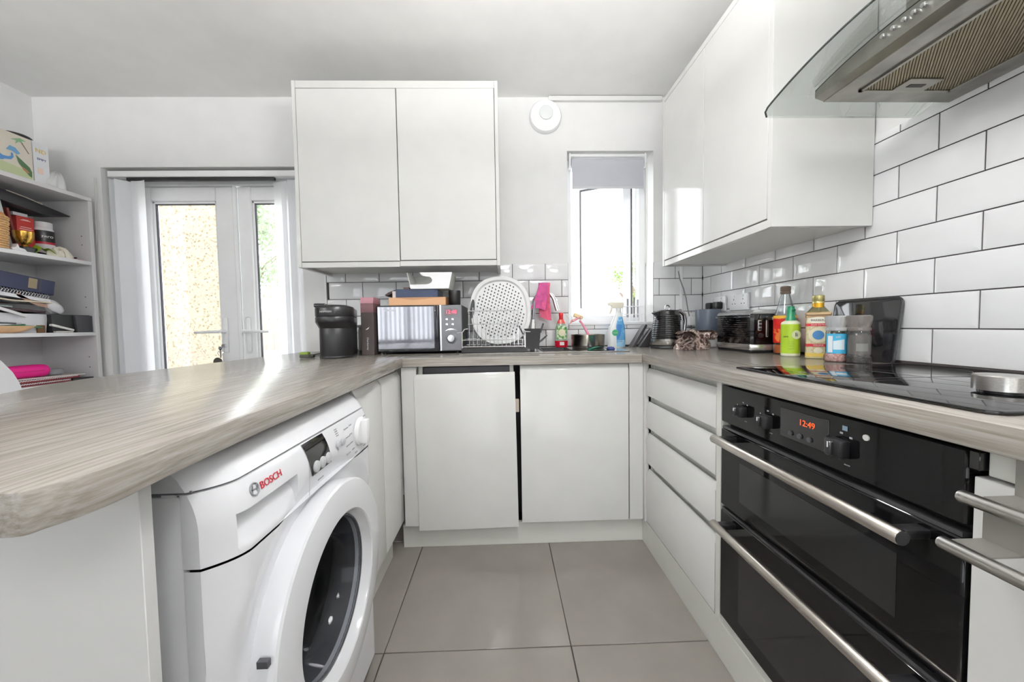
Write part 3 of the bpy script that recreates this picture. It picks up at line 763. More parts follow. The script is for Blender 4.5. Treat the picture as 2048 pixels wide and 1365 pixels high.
# underside as a frame round the filter
FX0, FX1, FY0, FY1 = .940, 1.184, .582, .937
bm_.add(vs, fs)
bm_.box(.889, FX0, BY0, BY1, BZ-.002, BZ+.004).box(FX1, XR-.005, BY0, BY1, BZ-.002, BZ+.004).box(FX0, FX1, BY0, FY0, BZ-.002, BZ+.004).box(FX0, FX1, FY1, BY1, BZ-.002, BZ+.004)
part('hood_body', bm_, M['hood_steel'], hd, world=True)
part('gap_strip', MB().tube([(.868, BY0+(BY1-BY0)*i/30, gz(BY0+(BY1-BY0)*i/30)-.001) for i in range(31)], .0022, 6), M['black'], hd, world=True)
fl_ = part('filter_frame', MB().box(FX0, FX0+.008, FY0, FY1, BZ-.006, BZ+.004).box(FX1-.008, FX1, FY0, FY1, BZ-.006, BZ+.004).box(FX0, FX1, FY0, FY0+.008, BZ-.006, BZ+.004).box(FX0, FX1, FY1-.008, FY1, BZ-.006, BZ+.004), cm((168, 166, 158), .35, 1.0), hd, world=True)
part('filter_bed', MB().box(FX0+.008, FX1-.008, FY0+.008, FY1-.008, BZ-.001, BZ+.003), cm((70, 64, 54), .5, .6), fl_, world=True)
fr_ = MB()
fx0, fx1, fy0, fy1 = FX0+.008, FX1-.008, FY0+.008, FY1-.008
c_ = fx0-fy1
while c_ < fx1-fy0:                      # diagonal ribs, x - y = c
    ya, yb2 = max(fy0, fx0-c_), min(fy1, fx1-c_)
    if yb2-ya > .004:
        w_ = .0011
        fr_.add([(ya+c_-w_, ya+w_, BZ-.0042), (ya+c_+w_, ya-w_, BZ-.0042), (yb2+c_+w_, yb2-w_, BZ-.0042), (yb2+c_-w_, yb2+w_, BZ-.0042),
                 (ya+c_-w_*2, ya+w_*2, BZ-.001), (ya+c_+w_*2, ya-w_*2, BZ-.001), (yb2+c_+w_*2, yb2-w_*2, BZ-.001), (yb2+c_-w_*2, yb2+w_*2, BZ-.001)],
                [[0, 1, 2, 3], [0, 4, 5, 1], [2, 6, 7, 3], [1, 5, 6, 2], [0, 3, 7, 4]])
    c_ += .0072
part('filter_ribs', fr_, cm((150, 140, 118), .38, 1.0), fl_, world=True, kind='stuff')
part('filter_latch', MB().box(1.02, 1.105, .884, .928, BZ-.0075, BZ-.004, .001), cm((160, 158, 150), .3, 1.0), fl_, world=True)
part('latch_grip', MB().box(1.040, 1.082, .902, .914, BZ-.0085, BZ-.007, .001), cm((60, 58, 54), .5), fl_, world=True)
for yb_ in (.806, .785, .763, .745, .728):
    part('button', MB().lathe([(.0055, -.004), (.0055, -.010), (.004, -.012), (.0001, -.0122)], (.870, yb_, gz(yb_)-.020), 'x', 16), M['chrome'], hd, world=True)
part('chimney', MB().box(1.0, XR-.003, .64, .885, 1.70, CEIL-.002, .003), M['hood_steel'], hd, world=True)

# ---------------------------------------------------------------- wall cabinets
wcab = thing('wall_cabinet', 'white two-door wall cabinet above the microwave and dish rack', 'cabinet', (-.52, 2.0, 1.36))
CX0, CX1, CZ0, CZ1, CY = -1.037, -.004, 1.357, 2.288, 1.872
part('end_panel', MB().box(CX0, CX0+.018, CY, YB-.011, CZ0, CZ1, .001), M['gloss'], wcab, world=True)
part('end_panel', MB().box(CX1-.018, CX1, CY, YB-.011, CZ0, CZ1, .001), M['gloss'], wcab, world=True)
part('body', MB().box(CX0+.0185, CX1-.0185, CY+.024, YB-.012, 1.372, 2.25), M['carcass'], wcab, world=True)
part('top_panel', MB().box(CX0+.0185, CX1-.0185, CY+.001, YB-.012, 2.2515, CZ1, .001), M['gloss'], wcab, world=True)
part('pelmet', MB().box(CX0+.0185, -.522, CY+.002, CY+.022, 1.356, 1.3825, .001), M['gloss'], wcab, world=True)
part('pelmet', MB().box(-.520, CX1-.0185, CY+.002, CY+.022, 1.359, 1.3855, .001), M['gloss'], wcab, world=True)
part('door', MB().box(CX0+.020, -.5205, CY-.001, CY+.019, 1.386, 2.2485, .0015), M['gloss'], wcab, world=True)
part('door', MB().box(-.5155, -.0245, CY-.003, CY+.017, 1.389, 2.2485, .0015), M['gloss'], wcab, world=True)
rc = thing('wall_cabinet', 'white glossy wall cabinet on the tiled side wall, between small window and extractor', 'cabinet', (1.05, 1.58, 1.36))
CFX, CYA, CYB, CZA, CZB = .897, 1.180, 1.986, 1.358, 2.266
part('end_panel', MB().box(CFX, XR-.0085, CYA, CYA+.018, CZA, CZB, .001), M['gloss'], rc, world=True)
part('end_panel', MB().box(CFX, XR-.0085, CYB-.018, CYB, CZA, CZB, .001), M['gloss'], rc, world=True)
part('body', MB().box(CFX+.024, XR-.009, CYA+.0185, CYB-.0185, 1.366, 2.238), M['carcass'], rc, world=True)
part('top_panel', MB().box(CFX+.001, XR-.009, CYA+.0185, CYB-.0185, 2.240, CZB, .001), M['gloss'], rc, world=True)
part('pelmet', MB().box(CFX+.003, CFX+.022, CYA+.0185, CYB-.0185, 1.358, 1.386, .001), M['gloss'], rc, world=True)
part('door', MB().box(CFX, CFX+.02, CYA+.0195, 1.5815, 1.390, 2.237, .0015), M['gloss'], rc, world=True)
part('door', MB().box(CFX, CFX+.02, 1.5845, CYB-.0195, 1.390, 2.237, .0015), M['gloss'], rc, world=True)

# heat alarm high on the wall
al = thing('heat_alarm', 'round white alarm high on the wall above the small window', 'alarm', (.279, YB, 2.292))
part('base', MB().lathe([(.096, -.001), (.096, -.022), (.090, -.032), (.045, -.036), (.0001, -.036)], (0, 0, 0), 'y', 48), M['upvc'], al)
part('cover_disc', MB().lathe([(.041, -.036), (.041, -.043), (.037, -.046), (.0001, -.046)], (.002, 0, .012), 'y', 36), cm((232, 236, 236), .3), al)
print('kitchen ok')

# ---------------------------------------------------------------- sink and what stands in and round it
sk = thing('sink', 'stainless steel inset sink with drainer below the small window', 'sink', (.2, 1.93, WT+.0005))
b = MB(); z0, z1 = WT+.0005, WT+.0055
sx0, sx1, sy0, sy1 = -.215, .632, 1.752, 2.135
b.box(sx0, SX0+.012, sy0, sy1, z0, z1, .002).box(SX1-.012, sx1, sy0, sy1, z0, z1, .002).box(SX0+.011, SX1-.011, sy0, SY0+.010, z0, z1, .002).box(SX0+.011, SX1-.011, SY1-.010, sy1, z0, z1, .002)
for i in range(8): b.box(-.17+i*.038, -.155+i*.038, 1.80, 2.06, z1-.001, z1+.002, .001)
sk_steel = cm((205, 204, 200), .22, 1.0)
part('drainer', b, sk_steel, sk, world=True)
b = MB(); t = .0015
x0, x1, y0, y1, zb = SX0+.004, SX1-.004, SY0+.004, SY1-.004, .745
b.box(x0, x0+t, y0, y1, zb, z0+.002).box(x1-t, x1, y0, y1, zb, z0+.002).box(x0, x1, y0, y0+t, zb, z0+.002).box(x0, x1, y1-t, y1, zb, z0+.002).box(x0, x1, y0, y1, zb, zb+t)
part('bowl', b, sk_steel, sk, world=True)
wb = thing('washing_up_bowl', 'black plastic washing-up bowl sitting in the sink', 'bowl', (.2825, 1.932, zb+.002))
out = lambda g: [(SX0+.012+g, SY0+.012+g), (SX1-.012-g, SY0+.012+g), (SX1-.012-g, SY1-.012-g), (SX0+.012+g, SY1-.012-g)]
b = MB(); z_t = .9135
vs = [(x, y, z_t) for x, y in out(0)]+[(x, y, z_t) for x, y in out(.010)]+[(x, y, zb+.006) for x, y in out(.022)]+[(x, y, zb+.003) for x, y in out(.020)]+[(x, y, z_t-.008) for x, y in out(0)]
fs = []
for a, c in ((0, 4), (4, 8), (12, 16), (16, 0)):
    for i in range(4): fs.append([a+i, a+(i+1) % 4, c+(i+1) % 4, c+i])
fs += [[8, 9, 10, 11], [12, 13, 14, 15]]
part('tub', b.add(vs, fs), M['black'], wb, world=True)
sp = thing('scrub_pad', 'green scouring pad lying on the sink deck in front of the saucepan', 'sponge', (.485, 1.800, z1+.0012))
part('pad', MB().grid(lambda u, v: Vector(((u-.5)*.10, (v-.5)*.05, .004+.014*math.sin(u*math.pi))), 10, 4).grid(lambda u, v: Vector(((u-.5)*.10, (v-.5)*.05, -.001+.009*math.sin(u*math.pi))), 10, 4), cm((20, 120, 92), .85), sp)
sp = thing('scrubber', 'small dark blue scrubber on the sink deck beside the green pad', 'sponge', (.548, 1.800, z1+.0003))
part('body', MB().lathe([(.018, 0), (.022, .006), (.016, .016), (.0001, .019)], n=16), cm((38, 52, 110), .7), sp)

# mixer tap and the pink cloth over its spout
tp = thing('mixer_tap', 'chrome swan-neck tap behind the drying rack, pink cloth over its spout', 'tap', (.185, 2.105, z1))
part('base', MB().lathe([(.024, 0), (.024, .03), (.017, .045), (.0135, .05)], n=24), M['chrome'], tp)
arc = [(0, 0, .05), (0, 0, .24)]+[(.062*(1-math.cos(t)), -.02*(1-math.cos(t)), .24+.085*math.sin(t)) for t in [i*math.pi/14 for i in range(1, 13)]]+[(.128, -.041, .235), (.134, -.044, .215)]
part('spout', MB().tube(arc, .0115, 14), M['chrome'], tp)
part('lever', MB().tube([(.02, 0, .03), (.045, -.01, .045), (.075, -.02, .075)], [.008, .007, .005], 10), M['chrome'], tp)
cl = thing('dish_cloth', 'pink cloth draped over the spout of the tap', 'cloth', (.235, 2.085, 1.275))
def drape(xc, w0, w1, skew, ya, yb, lf, lb, ph):
    def fn(u, v):
        s_ = v*(lf+lb+.05)
        wob = .006*math.sin(u*9+ph)*min(1, abs(v-.5)*3)
        if s_ < lf:
            f = 1-s_/lf
            x = xc+(u-.5)*(w0+(w1-w0)*f)+skew*f
            curl = .012*max(0, f-.85)/.15
            return Vector((x+.004*math.sin(v*7+ph), ya+wob-curl, -f*lf-.005+.010*math.sin(u*3+ph)*f))
        f = max(0, (s_-lf-.05)/lb)
        x = xc+(u-.5)*(w0+(w1-w0)*f*.6)+skew*.5*f
        if s_ > lf+.05: return Vector((x, yb+wob, -f*lb-.005))
        a = (s_-lf)/.05*math.pi
        return Vector((xc+(u-.5)*w0, ya+(yb-ya)*(1-math.cos(a))/2+wob, -.005+.020*math.sin(a)))
    return MB().grid(fn, 14, 30)
pk = cm((206, 92, 150), .9, noise=.16, nscale=40, bump=.3, bscale=220)
part('folded_layer', drape(.006, .052, .088, -.040, -.034, .020, .140, .10, .4), pk, cl, sharp=80)
part('under_layer', drape(.016, .056, .066, -.006, -.026, .014, .190, .15, 2.0), cm((214, 98, 128), .9, noise=.16, nscale=40), cl, sharp=80)

# dish rack
dr = thing('dish_rack', 'chrome wire dish rack on a black drip tray', 'rack', (-.038, 1.88, z1+.0025))
part('drip_tray', MB().box(-.165, .160, -.115, .115, 0, .004).box(-.165, -.160, -.115, .115, .004, .022).box(.155, .160, -.115, .115, .004, .022).box(-.160, .155, -.115, -.110, .004, .022).box(-.160, .155, .110, .115, .004, .022), M['black'], dr)
w = MB()
def rect(z, x0, x1, y0, y1, r): w.tube([(x0, y0, z), (x1, y0, z), (x1, y1, z), (x0, y1, z), (x0, y0, z)], r, 6)
rect(.028, -.160, .150, -.112, .112, .0028); rect(.062, -.160, .150, -.112, .112, .0022); rect(.205, -.130, .118, -.10, .10, .0024)
rect(.14, -.130, .118, -.10, .10, .0016)
for sx_ in (-.160, .150):
    w.tube([(sx_, -.112, .004), (sx_, -.112, .10), (sx_*.93, -.104, .115), (sx_*.86, -.07, .118)], .0028, 6)
    w.tube([(sx_, .112, .004), (sx_, .112, .118)], .0028, 6)
w.tube([(-.185, -.112, .098), (-.160, -.112, .10)], .003, 6); w.tube([(.150, -.112, .10), (.176, -.112, .098)], .003, 6)
part('wire_frame', w, M['chrome'], dr)
for i in range(13):
    x = -.126+i*.0202
    part('tine', MB().tube([(x, -.10, .028), (x, -.10, .21), (x, -.094, .222)], .0017, 6), M['chrome'], dr)
    part('tine', MB().tube([(x, .09, .028), (x, .09, .215)], .0015, 5), M['chrome'], dr)
for i in range(9):
    x = -.145+i*.036
    part('floor_wire', MB().tube([(x, -.112, .028), (x, .112, .028)], .0016, 5), M['chrome'], dr)
# oval perforated tray leaning in the rack
ot = thing('perforated_tray', 'white oval perforated tray standing upright in the dish rack', 'tray', (.005, 1.945, z1+.032), rz=0)
def sup(a, rx, rz, e=2.5):
    c, s_ = math.cos(a), math.sin(a)
    return (rx*abs(c)**(2/e)*(1 if c >= 0 else -1), rz*abs(s_)**(2/e)*(1 if s_ >= 0 else -1))
n = 56; vs = []; fs = []
rings = ((.166, .186, -.004, 2.35), (.163, .183, -.012, 2.35), (.146, .166, -.010, 2.35), (.138, .158, .002, 2.35), (.0, .0, .002, 2.3))
for rx, rz_, y, e in rings:
    for i in range(n):
        p = sup(2*math.pi*i/n, rx, rz_, e); vs.append((p[0], y, p[1]+.186))
for j in range(len(rings)-1):
    for i in range(n): fs.append([j*n+i, j*n+(i+1) % n, (j+1)*n+(i+1) % n, (j+1)*n+i])
TO = RX(-4) @ Matrix.Rotation(R(-4), 4, 'Y')
part('plate', MB().add(vs, fs).xf(TO), cm((232, 232, 232), .35), ot)
hol = MB()
for r_ in range(-12, 13):
    for q in range(-12, 13):
        x = q*.0235+(r_ % 2)*.01175; z = r_*.0145
        x, z = x*math.cos(.35)-z*math.sin(.35), x*math.sin(.35)+z*math.cos(.35)
        if abs(x/.126)**2.3+abs(z/.150)**2.3 < 1:
            a6 = [2*math.pi*i/8 for i in range(8)]
            hol.add([(x+.0040*math.cos(a), .0012, z+.186+.0052*math.sin(a)) for a in a6]+[(x, .0012, z+.186)], [[i, (i+1) % 8, 8] for i in range(8)])
part('holes', hol.xf(TO), M['black'], ot, kind='stuff')
sl = MB().prism([sup(t, .0115, .052, 2.2) for t in [i*2*math.pi/24 for i in range(24)]], -.0135, -.0125, axis='y')
sl.xf(TO @ TX(-.151, 0, .205) @ Matrix.Rotation(R(9), 4, 'Y'))
part('hand_hole', sl, cm((58, 60, 62), .7), ot, 'dark grip slot')
# utensil pot
ut = thing('utensil_pot', 'black square utensil pot at the end of the dish rack', 'pot', (.156, 1.88, z1+.0005))
def tapered(w0, d0, w1, d1, h, bev=.004, T=None):
    b = bmesh.new()
    lo = [b.verts.new((x*w0/2, y*d0/2, 0)) for x, y in ((-1, -1), (1, -1), (1, 1), (-1, 1))]
    hi = [b.verts.new((x*w1/2, y*d1/2, h)) for x, y in ((-1, -1), (1, -1), (1, 1), (-1, 1))]
    b.faces.new(lo[::-1])
    for i in range(4): b.faces.new((lo[i], lo[(i+1) % 4], hi[(i+1) % 4], hi[i]))
    inn = [b.verts.new((x*(w1/2-.003), y*(d1/2-.003), h)) for x, y in ((-1, -1), (1, -1), (1, 1), (-1, 1))]
    dn = [b.verts.new((x*(w0/2-.003), y*(d0/2-.003), .006)) for x, y in ((-1, -1), (1, -1), (1, 1), (-1, 1))]
    for i in range(4):
        k2 = (i+1) % 4; b.faces.new((hi[i], hi[k2], inn[k2], inn[i])); b.faces.new((inn[i], inn[k2], dn[k2], dn[i]))
    b.faces.new(dn)
    bmesh.ops.recalc_face_normals(b, faces=b.faces)
    m = MB().bm(b)
    return m.xf(T) if T is not None else m
part('pot_body', tapered(.066, .05, .086, .062, .105, T=TX(.0, 0, .010)), M['black'], ut)
part('pot_foot', MB().box(-.012, .012, -.01, .01, 0, .011), M['black'], ut)
for nm, lab, cat, (x, y), (tx, ty), h, colr, met, wd in (
    ('knife', 'tall grey knife standing in the black utensil pot', 'knife', (.150, 1.885), (5, 0), .245, (126, 126, 130), 1.0, .010),
    ('knife', 'shorter steel knife beside the tall knife in the utensil pot', 'knife', (.166, 1.890), (1, 0), .215, (170, 170, 174), 1.0, .007),
    ('fork', 'dark handled fork leaning left in the utensil pot', 'fork', (.138, 1.875), (-24, 0), .125, (60, 60, 64), .4, .006),
    ('spoon', 'dark spoon leaning right in the utensil pot', 'spoon', (.172, 1.875), (19, 0), .132, (70, 70, 74), .5, .007)):
    t = thing(nm, lab, cat, (x, y, z1+.018))
    T = RY(tx)
    part('blade' if nm == 'knife' else 'stem', MB().box(-wd/2, wd/2, -.0012, .0012, 0, h*.6, .0005).xf(T), M['steel'], t)
    part('grip', MB().box(-wd/2-.001, wd/2+.001, -.004, .004, h*.6, h, .002).xf(T), cm(colr, .35, met), t)

# washing-up liquid
wl = thing('washing_up_liquid', 'clear washing-up liquid bottle with red cap and red liquid, beside the saucepan', 'bottle', (.346, 2.100, z1))
prof = [(.030, 0), (.036, .004), (.038, .03), (.039, .07), (.037, .105), (.026, .14), (.0165, .158), (.0145, .165)]
part('bottle_body', MB().lathe(prof, n=28, sy=.62), cm((196, 214, 196), .12, trans=.35), wl)
part('liquid', MB().lathe([(.0305, .0005), (.0367, .004), (.0388, .04)], n=28, sy=.63), cm((190, 20, 46), .12), wl)
part('shoulder', MB().lathe([(.0262, .141), (.0185, .158), (.0150, .166)], n=28, sy=.70), cm((226, 96, 90), .2), wl)
part('cap', MB().lathe([(.0115, .164), (.0125, .168), (.0125, .182), (.014, .190), (.014, .198), (.010, .204), (.0001, .205)], n=20), cm((222, 46, 52), .3), wl)
lb = MB().grid(lambda u, v: Vector((.0388*math.sin((u-.5)*1.7), -.0388*.63*math.cos((u-.5)*1.7)-.0006, .050+v*.078)), 10, 6)
lm = bpy.data.materials.new('leafy_label'); lm.use_nodes = True
def label_mat(name, cols, scale=30, pos=None):
    m = bpy.data.materials.new(name); m.use_nodes = True; nt = m.node_tree; bs = nt.nodes['Principled BSDF']
    tc = nt.nodes.new('ShaderNodeTexCoord'); n_ = nt.nodes.new('ShaderNodeTexNoise'); n_.inputs['Scale'].default_value = scale; n_.inputs['Detail'].default_value = 2
    nt.links.new(tc.outputs['Object'], n_.inputs['Vector'])
    cr = nt.nodes.new('ShaderNodeValToRGB'); cr.color_ramp.interpolation = 'CONSTANT'
    k = len(cols)
    cr.color_ramp.elements[0].color = rgb(cols[0]); cr.color_ramp.elements[0].position = 0
    cr.color_ramp.elements[1].color = rgb(cols[1]); cr.color_ramp.elements[1].position = (pos[0] if pos else .42)
    for i in range(2, k):
        e = cr.color_ramp.elements.new((pos[i-1] if pos else .42+.1*(i-1))); e.color = rgb(cols[i])
    nt.links.new(n_.outputs['Fac'], cr.inputs[0]); nt.links.new(cr.outputs[0], bs.inputs['Base Color']); bs.inputs['Roughness'].default_value = .3
    return m
part('label', lb, label_mat('apple_label', [(74, 140, 74), (120, 170, 96), (214, 226, 206)], 42), wl)
part('label_disc', MB().lathe([(.0205, 0), (.0001, -.001)], (0, -.0258, .088), 'y', 28), cm((228, 222, 190), .35), wl)
part('label_tag', MB().box(-.013, .013, -.0262, -.0245, .014, .033), cm((245, 236, 236), .4), wl)

# saucepan and dish brush
sp = thing('saucepan', 'small stainless saucepan standing on the steel sink deck, brush inside', 'saucepan', (.476, 1.985, z1+.0006))
part('pan_body', MB().lathe([(.0001, 0), (.080, 0), (.089, .006), (.0915, .020), (.0935, .074), (.0955, .077), (.0925, .077), (.0895, .022), (.080, .006), (.0001, .005)], n=48), cm((176, 172, 164), .22, 1.0), sp)
part('base_ring', MB().lathe([(.084, -.0003), (.0905, .008), (.0918, .018)], n=48, cap=False), cm((88, 86, 82), .3, 1.0), sp)
hm = MB().tube([(-.012, -.088, .035), (-.020, -.125, .020), (-.028, -.165, .006)], [.010, .013, .014], 12)
part('pan_handle', hm, M['black'], sp, 'black handle pointing into the room')
br = thing('dish_brush', 'pink dish brush with cream bristles standing in the saucepan', 'brush', (.469, 1.995, z1+.0075))
part('brush_handle', MB().tube([(.045, 0, .006), (.012, 0, .07), (-.018, 0, .125), (-.036, 0, .148)], [.009, .008, .0055, .0065], 10), cm((236, 150, 176), .4), br)
part('brush_head', MB().box(-.030, .024, -.017, .017, -.005, .005, .003).xf(TX(-.052, 0, .158) @ RY(-28)), cm((236, 160, 170), .4), br)
part('bristles', MB().box(-.025, .026, -.015, .015, .005, .026, .004).xf(TX(-.052, 0, .158) @ RY(24)), cm((240, 214, 166), .9, bump=.6, bscale=300), br)
part('scraper', MB().prism([(-.082, .150), (-.074, .156), (-.092, .128)], -.012, .012, axis='y'), cm((222, 160, 150), .4), br)

# cleaning spray
cs = thing('cleaning_spray', 'blue and white trigger spray bottle between saucepan and kettle', 'bottle', (.672, 2.10, WT))
blu = cm((92, 152, 205), .2); wht = cm((232, 236, 236), .3)
def sq_lathe(prof, wy=.55, n=32, e=3):
    vs = []; fs = []
    for (rx, z, ox) in prof:
        for i in range(n):
            p = sup(2*math.pi*i/n, rx, rx*wy, e); vs.append((p[0]+ox, p[1], z))
    for j in range(len(prof)-1):
        for i in range(n): fs.append([j*n+i, j*n+(i+1) % n, (j+1)*n+(i+1) % n, (j+1)*n+i])
    fs.append(list(range(n))[::-1]); fs.append([(len(prof)-1)*n+i for i in range(n)])
    return MB().add(vs, fs)
part('bottle_body', sq_lathe([(.045, 0, 0), (.050, .006, 0), (.050, .085, 0), (.046, .115, .002), (.034, .150, .008), (.024, .182, .012), (.019, .200, .014), (.016, .212, .014)], .55), wht, cs)
part('wrap_label', sq_lathe([(.0385, .006, .0125), (.0388, .085, .0125), (.036, .118, .013), (.0275, .150, .015), (.0200, .178, .0162), (.012, .192, .0165)], .74), label_mat('blue_label', [(60, 126, 190), (96, 160, 210), (150, 200, 228)], 12), cs)
part('neck', MB().lathe([(.015, .210), (.015, .232)], (.014, 0, 0), n=20), wht, cs)
tr = MB().prism([(-.024, .232), (.036, .232), (.044, .252), (.040, .266), (-.038, .268), (-.052, .262), (-.052, .250), (-.030, .246)], -.013, .013, axis='y', bev=.003)
part('trigger_head', tr, cm((238, 232, 214), .35), cs)
part('trigger', MB().prism([(-.030, .244), (-.020, .244), (-.026, .215), (-.036, .198), (-.041, .200)], -.008, .008, axis='y', bev=.002), cm((238, 232, 214), .35), cs)
part('logo', MB().lathe([(.0185, 0), (.0001, -.0012)], (-.014, -.0286, .088), 'y', 32), cm((60, 160, 110), .35), cs)
text_part('lettering', 'Dettol', .0095, M['white_text'], cs, frame((-.014, -.0301, .087), (1, 0, 0), (0, 0, 1)))
text_part('lettering', 'BATHROOM', .0062, M['white_text'], cs, frame((.018, -.0298, .040), (1, 0, 0), (0, 0, 1)))
text_part('lettering', 'cleanser', .0062, M['white_text'], cs, frame((.018, -.0298, .030), (1, 0, 0), (0, 0, 1)))

# ---------------------------------------------------------------- corner by the kettle
ke = thing('kettle', 'black ribbed kettle with chrome handle in the corner right of the window', 'kettle', (.915, 1.965, WT+.0003), rz=8)
part('power_base', MB().lathe([(.084, 0), (.088, .004), (.086, .016), (.078, .018)], n=40), M['black'], ke)
pf = [(.084, .019), (.087, .023), (.087, .052), (.084, .053)]
part('base_band', MB().lathe(pf, n=48), cm((190, 188, 184), .22, 1.0), ke)
pr = []; nr = 13
for i in range(nr):
    f0 = i/nr; z = .054+f0*.128; dz = .128/nr
    r = .0845-.018*f0**1.7
    pr += [(r-.0022, z), (r, z+dz*.25), (r, z+dz*.7), (r-.0024, z+dz)]
pr += [(.063, .186), (.060, .200), (.058, .204)]
part('kettle_body', MB().lathe(pr, n=48), cm((18, 18, 20), .16, coat=.5), ke)
part('lid', MB().lathe([(.0585, .203), (.055, .2085), (.02, .212), (.0001, .213)], n=36), M['black'], ke)
part('lid_ring', MB().tube([(.015*math.cos(t), 0, .222+.015*math.sin(t)) for t in [i*math.pi/12 for i in range(25)]], .0032, 8), M['chrome'], ke)
part('kettle_handle', MB().tube([(.038, -.012, .198), (.066, -.016, .205), (.090, -.018, .185), (.096, -.018, .15), (.092, -.018, .10), (.088, -.018, .080)], [.010, .012, .0115, .010, .009, .0075], 12), cm((205, 205, 208), .12, 1.0), ke)
part('spout', MB().prism([(-.050, .165), (-.088, .196), (-.060, .204)], -.018, .018, axis='y', bev=.003), M['black'], ke)
part('water_gauge', MB().box(.030, .046, -.079, -.072, .075, .155, .003), cm((150, 152, 156), .15), ke)
part('switch', MB().lathe([(.0085, -.082), (.0085, -.089), (.0001, -.0895)], (.030, 0, .037), 'y', 18), M['black'], ke)
gd = thing('folding_dock', 'dark grey slanted gadget leaning behind the kettle', 'gadget', (.822, 2.105, WT), rz=10)
part('back_leg', MB().prism([(-.06, 0), (-.035, 0), (.045, .125), (.038, .135), (.028, .130)], .0, .045, axis='y', bev=.004), cm((66, 64, 66), .4), gd)
part('front_leg', MB().prism([(-.035, 0), (.03, 0), (.062, .105), (.050, .112)], -.04, -.004, axis='y', bev=.004), cm((48, 46, 48), .4), gd)
# bundled leopard cloth
lc = thing('printed_cloth', 'crumpled leopard print cloth between kettle and toaster', 'cloth', (.992, 1.842, WT+.0005))
lm_ = label_mat('leopard_print', [(52, 38, 36), (112, 88, 82), (200, 184, 174), (140, 114, 106)], 38, (.40, .50, .58))
def roll(cx, cy, cz, r, ax, L, turns=1.6, ph=0.0, sq=.8):
    def fn(u, v):
        a = u*turns*2*math.pi+ph; rr = r*(1-.55*u)
        p = Vector(((v-.5)*L, rr*math.cos(a), rr*math.sin(a)*sq)) 
        return Matrix.Rotation(ax, 3, 'Z') @ p + Vector((cx, cy, cz))
    return MB().grid(fn, 40, 6)
part('cloth_roll', roll(-.050, -.02, .066, .040, R(78), .13, 1.7, .5), lm_, lc, sharp=80)
part('cloth_roll', roll(.050, -.005, .072, .036, R(112), .12, 1.5, 1.2), lm_, lc, sharp=80)
def heap(u, v):
    a = u*2*math.pi; r = .080*(1-v**2.2)**.5+.0001
    w = 1+.16*math.sin(5*a+v*6)+.09*math.sin(11*a+2)
    return Vector((r*w*math.cos(a), r*w*.50*math.sin(a), .095*v*(1+.10*math.sin(3*a))))
part('cloth_heap', MB().grid(heap, 72, 12), lm_, lc, sharp=80)
hemm = MB()
for i in range(3):
    hemm.tube([(-.10+.02*i+.022*math.sin(t*1.8+i), -.068-.006*math.cos(t*2.2+i)-.004*i, .006+t*.0145) for t in [k2*.35 for k2 in range(12)]], .004, 6)
part('hem', hemm, cm((150, 132, 126), .9), lc)
# canister
cn = thing('canister', 'blue-grey canister with white foot in the corner behind the toaster', 'canister', (1.162, 2.0, WT+.0003))
part('canister_body', MB().lathe([(.053, .048), (.058, .055), (.062, .12), (.064, .205), (.063, .212), (.059, .212), (.058, .20), (.0001, .198)], n=40), cm((86, 95, 108), .3), cn)
part('foot', MB().lathe([(.047, 0), (.050, .003), (.0535, .047), (.053, .050)], n=40), cm((226, 226, 226), .4), cn)
text_part('lettering', 'mug', .017, M['white_text'], cn, frame((.020, -.0605, .165), (1, .33, 0), (0, 0, 1)))
# toaster
to = thing('toaster', 'black ribbed long-slot toaster with chrome trim against the tiled wall', 'toaster', (1.085, 1.535, WT+.0004), rz=-4)
TWd, TL, THt = .122, .285, .190
part('toaster_base', MB().box(.004, TWd-.004, .006, TL-.004, 0, .012, .003), M['black'], to)
part('trim_band', MB().prism([(0, .010), (.012, 0), (TWd-.010, 0), (TWd, .010), (TWd, TL), (0, TL)], .012, .038, bev=.002), cm((200, 199, 196), .2, .8), to)
pr = [(.012, .040)]
tb = MB().prism([(.003, .012), (.014, .002), (TWd-.010, .002), (TWd-.002, .010), (TWd-.002, TL-.003), (.003, TL-.003)], .038, .172, bev=.001)
part('toaster_body', tb, M['black_gloss'], to)
rb_ = MB(); n = 11
for i in range(n):
    z = .064+i*.0098
    rb_.prism([(.004, z), (-.0028, z+.0022), (-.0032, z+.0052), (.004, z+.0078)], .022, TL-.012, axis='y')
part('rib_panel', rb_, cm((26, 26, 28), .1, coat=.6), to, 'glossy ribbed side')
tt = MB()
tt.prism([(.0, .172), (.010, .186), (.022, .190), (TWd-.022, .190), (TWd-.010, .186), (TWd, .172)], 0, TL, axis='y', bev=.001)
part('top_cover', tt, cm((206, 206, 206), .2, .7), to)
part('slot', MB().box(.030, .050, .03, TL-.03, .1895, .1905), M['dark'], to)
part('slot', MB().box(.072, .092, .03, TL-.03, .1895, .1905), M['dark'], to)
part('lever_track', MB().box(.064, .074, -.0004, .004, .070, .160, .0018), cm((186, 172, 164), .3), to)
part('lever_slit', MB().box(.0665, .0715, -.001, .001, .074, .156), M['dark'], to)
part('lever', MB().box(.060, .080, -.016, -.001, .143, .158, .004, 2), M['black'], to)
part('control_plate', MB().box(.030, .046, -.001, .004, .098, .145, .003), cm((170, 170, 172), .3), to)
for zz in (.106, .121, .136): part('button', MB().lathe([(.0058, 0), (.0055, -.004), (.0001, -.0045)], (.038, -.0005, zz), 'y', 16), cm((40, 40, 42), .3), to)
part('browning_dial', MB().lathe([(.0105, 0), (.010, -.010), (.0001, -.0105)], (.038, -.0005, .078), 'y', 20), M['black'], to)
